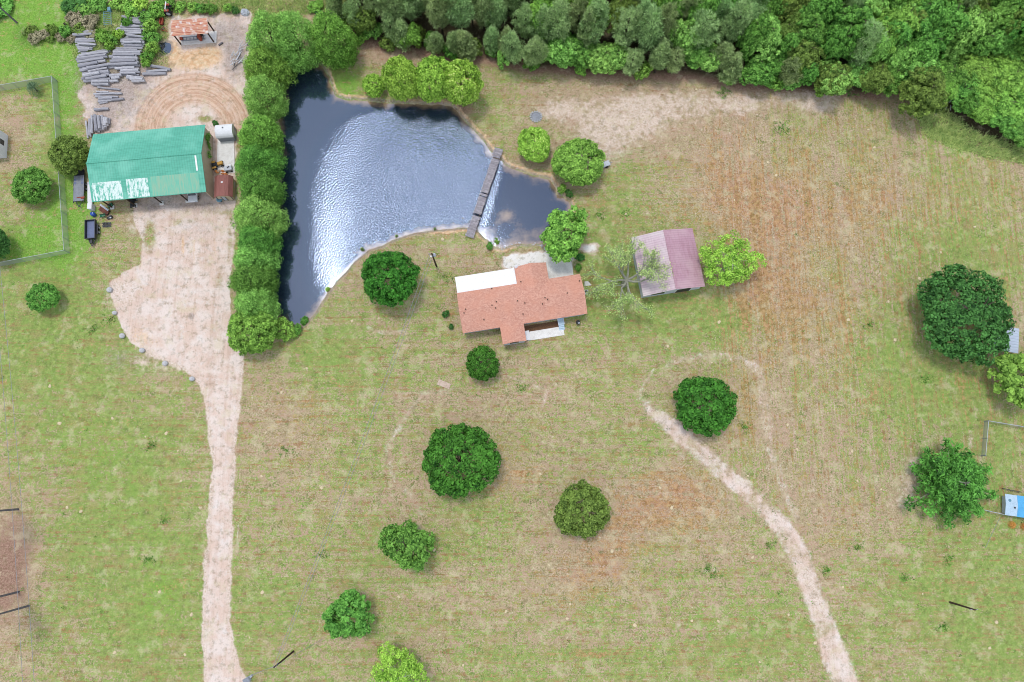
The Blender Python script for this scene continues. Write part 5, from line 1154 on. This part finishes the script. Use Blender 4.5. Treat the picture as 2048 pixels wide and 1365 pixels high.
def ride(name, label, u_, v_, rz_, body, hood_l=1.0, big=.42, sm=.28, cat='tractor', canopy=None, s=1.0):
    p = P(u_, v_); f = thing(name, label, cat, p, rz_); f.scale = (s, s, s)
    MB().box((.55, 0, .62), (hood_l, .55, .42)).build('hood', body, f, bevel=.07); MB().box((-.35, 0, .5), (.9, .7, .22)).build('chassis', 'black', f)
    MB().box((-.5, 0, .75), (.45, .48, .1)).box((-.72, 0, .98), (.08, .48, .4)).build('seat', 'black', f, bevel=.04); MB().tube([(.1, 0, .8), (-.08, 0, 1.05)], .025, 6).build('steering_column', 'black', f)
    MB().tube([(-.08+.17*math.sin(a)*.5, .17*math.cos(a), 1.05+.17*math.sin(a)*.8) for a in np.linspace(0, 2*PI, 13)], .02, 5).build('steering_wheel', 'black', f)
    for q in (-1, 1):
        wheel(f, (-.55, q*.52, big), big, .28); wheel(f, (.75, q*.42, sm), sm, .18)
        MB().box((-.55, q*.52, big*2+.06), (.7, .34, .05)).build('mudguard', body, f)
    if canopy: MB().box((-.62, 0, 1.75), (.12, 1.3, .08)).box((-.62, .6, 1.2), (.08, .08, 1.1)).box((-.62, -.6, 1.2), (.08, .08, 1.1)).build('roll_bar', canopy, f)
    return f
ride('tractor', 'old orange tractor with a pale roll bar at the back edge of the yard', 334, 26, PI, 'redrust', 1.3, .6, .36, canopy='white', s=1.25)
ride('riding_mower', 'black riding mower parked in the left bay of the barn', 268, 407, -1.5, 'black', .8, .3, .22, 'mower')
ride('lawn_tractor', 'yellow lawn tractor at the end of the concrete slab by the brown shed', 437, 332, .3, 'yellow', .9, .34, .24, 'mower', s=1.1)
p = P(459, 340); f = thing('machine_cart', 'white and grey wheeled machine on the end of the concrete slab', 'machine', p, .2)
MB().box((0, 0, .55), (1.4, .95, .6)).build('body', 'palegrey', f, bevel=.08); MB().box((.1, .1, .92), (.5, .12, .14), rz=.6).build('handle', 'black', f); MB().box((.45, .45, .8), (.5, .4, .3)).build('box', 'white', f, bevel=.04)
for x in (-.45, .45):
    for q in (-1, 1): MB().cyl((x, q*.52, .2), .2, .1, 'Y').build('wheel', 'rubber', f)
R = random.Random(31)
for i in range(13):
    p = P(431+R.uniform(0, 22), 346+R.uniform(-4, 4)); q = R.uniform(.2, .38)
    tag(MB().dome((0, 0, .1), q, q*R.uniform(.5, .9), q*.8, 8, 4, seed=i, rough=.2, low=.5).build('firewood_chunk', 'orange' if i % 3 else 'cutwood', None, (p.x, p.y, R.uniform(0, .25))), 'orange brown chunk of cut wood heaped behind the brown shed', 'firewood', 'heap of cut wood behind the brown shed')
p = P(328, 46); f = thing('feed_trough', 'small rust red metal cart standing left of the rusty shed', 'cart', p, PI/2)
MB().box((0, 0, .45), (1.3, .08, .4)).box((0, .55, .45), (1.3, .08, .4)).box((-.65, .27, .45), (.08, .6, .4)).box((.65, .27, .45), (.08, .6, .4)).box((0, .27, .27), (1.3, .6, .06)).build('tray', 'redrust', f)
for x in (-.4, .4): MB().cyl((x, .27, .15), .15, .7, 'Y').build('wheel', 'rubber', f)
p = P(331, 62); f = thing('plough', 'red triangular plough frame lying beside the rusty shed', 'implement', p, -.6)
MB().tube([(-.6, -.4, .25), (.7, 0, .3), (-.6, .4, .25), (-.6, -.4, .25)], .09, 6).build('frame', 'redrust', f)
for y in (-.3, 0, .3): MB().box((-.5, y, .14), (.3, .06, .28), ry=.4).build('blade', 'grey', f)
p = P(218, 40); f = thing('pipe_rack', 'blue steel pipe rack in the brush between the log stacks', 'rack', p, math.radians(8))
for x in (-.7, .7):
    MB().box((x, 0, .5), (.07, 3.0, .07)).box((x, -1.45, .25), (.07, .07, .5)).box((x, 1.45, .25), (.07, .07, .5)).build('rail', 'tealplain', f)
for i in range(8): MB().box((0, -1.4+i*.4, .55), (1.5, .06, .06)).build('rung', 'tealplain', f)
MB().box((.4, 1.9, .45), (.6, .8, .5)).build('box', 'tealplain', f, bevel=.04)
p = P(139, 60); f = thing('stump', 'dark leaning stump at the left end of the log stacks', 'stump', p); MB().tube([(0, 0, 0), (-.4, .5, .5), (-.7, .9, .8)], [.3, .24, .2], 8).build('trunk', 'bark', f)
p = P(442, 89); f = thing('short_log', 'short grey timber baulk right of the sawmill slab', 'log', p, math.radians(40)); MB().box((0, 0, .14), (1.0, .28, .26)).build('baulk', 'wood', f, bevel=.03)
p = P(497, 1358); f = thing('utility_box', 'silver utility box at the bottom end of the driveway', 'utility box', p, .5)
MB().box((0, 0, .5), (.9, .7, 1.0)).build('body', 'palegrey', f, bevel=.04); MB().box((0, 0, 1.03), (1.0, .8, .07)).build('lid', 'grey', f); MB().cyl((.7, .2, .3), .2, .6).build('pedestal', 'palegrey', f)

# ------------------------------------------------------------------ poles and wires
def pole(name, label, ub, vb, h, r=.15, arm=True, can=False, az=0.0):
    p = P(ub, vb); f = thing(name, label, 'utility pole', p, az)
    MB().tube([(0, 0, -.2), (0, 0, h)], [r*1.15, r*.8], 10).build('pole', 'darkwood', f)
    if arm: MB().box((0, 0, h-.35), (1.3, .1, .1)).build('crossarm', 'wood', f)
    for s in (-.5, .5): MB().cyl((s if arm else s*.3, 0, h-.2), .05, .2).build('insulator', 'palegrey', f)
    if can: MB().cyl((.32, .1, h-1.2), .26, .8).build('transformer', 'palegrey', f, bevel=.04); MB().cyl((-.2, -.35, h-.6), .14, .3).build('lamp', 'white', f)
    return Vector((p.x, p.y, h))
A = pole('utility_pole', 'dark utility pole with a grey transformer between the pond tree and the house', 873, 533, 7.5, can=True)
B = pole('utility_pole', 'thin dark service pole leaning beside the lower driveway', 587, 1303, 9.4, arm=False)
pole('utility_pole', 'dark utility pole standing alone at the lower right of the field', 1900, 1205, 6.3)
def wire(name, label, a, b_, sag, r=.022, group=None):
    pts = []
    for i in range(25):
        t = i/24; q = a.lerp(b_, t); q.z -= sag*4*t*(1-t); pts.append(q)
    tag(MB().tube(pts, r, 5).build(name, 'grey'), label, 'wire', group)
gw = 'wires between the two field poles'
wire('overhead_wire', 'upper overhead wire crossing the field from transformer pole to service pole', A+Vector((-.3, 0, -.1)), B+Vector((-.15, 0, -.1)), 1.6, .03, gw)
wire('overhead_wire', 'lower overhead wire crossing the field from transformer pole to service pole', A+Vector((.2, 0, -.5)), B+Vector((.15, 0, -.5)), 2.0, .03, gw)
e = P(495, 1354, 1.1)
wire('service_wire', 'service wire from the leaning pole down to the silver utility box', B+Vector((0, 0, -.6)), e, .4, .025); wire('service_wire', 'second service wire beside it down to the silver utility box', B+Vector((.1, 0, -1.4)), e+Vector((.3, 0, -.1)), .4, .025)
wire('guy_wire', 'guy wire anchoring the leaning pole in the grass below the ragged tree', B+Vector((0, 0, -1)), P(646, 1278), 0, .025)
wire('guy_wire', 'thin pale guy wire near the corner of the blue roofed shed', P(2000, 1035, 2.4), P(1971, 1096), 0, .03)
a0 = P(-6, 480, 9); a1 = P(72, 1420, 9); b0 = P(-20, 480, 9); b1 = P(48, 1420, 9)
wire('overhead_wire', 'overhead line at the left edge, the one nearer the driveway', a0, a1, 0.6, .03, 'power line along the left edge'); wire('overhead_wire', 'overhead line at the left edge, the one nearer the photo border', b0, b1, 0.6, .03, 'power line along the left edge')
p = P(2020, 981); f = thing('rail', 'dark rail lying on the ground above the blue roofed shed', 'rail', p, math.radians(-12)); MB().box((0, 0, .5), (3.1, .1, .1)).build('bar', 'black', f)
for x in (-1.4, 0, 1.4): MB().box((x, 0, .23), (.08, .08, .46)).build('leg', 'black', f)

# ------------------------------------------------------------------ chain link fences
def chain(label, px, h, step=2.6, mesh=True, r=.035):
    ps = [P(*q) for q in px]; o0 = ps[0].copy(); f = thing('chain_link_fence', label, 'fence', o0)
    ps = [q-o0 for q in ps]; m = MB(); rl = MB()
    for a, b_ in zip(ps[:-1], ps[1:]):
        m.add([a+Vector((0, 0, .03)), b_+Vector((0, 0, .03)), b_+Vector((0, 0, h)), a+Vector((0, 0, h))], [(0, 1, 2, 3)])
        rl.tube([a+Vector((0, 0, h)), b_+Vector((0, 0, h))], r, 6); n = max(1, round((b_-a).length/step))
        for i in range(n):
            q = a.lerp(b_, i/n); MB().tube([q+Vector((0, 0, -.2)), q+Vector((0, 0, h+.08))], r*1.2 if i else r*1.8, 6).build('post', 'grey', f)
    if mesh: m.build('mesh_panel', 'chain', f)
    rl.build('rail', 'palegrey', f)
chain('tall chain link fence round the enclosure at the left edge', [(-40, 190), (115, 163), (140, 507), (-40, 541)], 1.8)
chain('pale pipe fence corner above the feathery tree at the right edge', [(1962, 912), (1968, 843), (2070, 860)], 1.2, r=.05)
chain('low pale fence running from the feathery tree to the blue roofed shed', [(1940, 1015), (2010, 1031)], 1.1, r=.05)
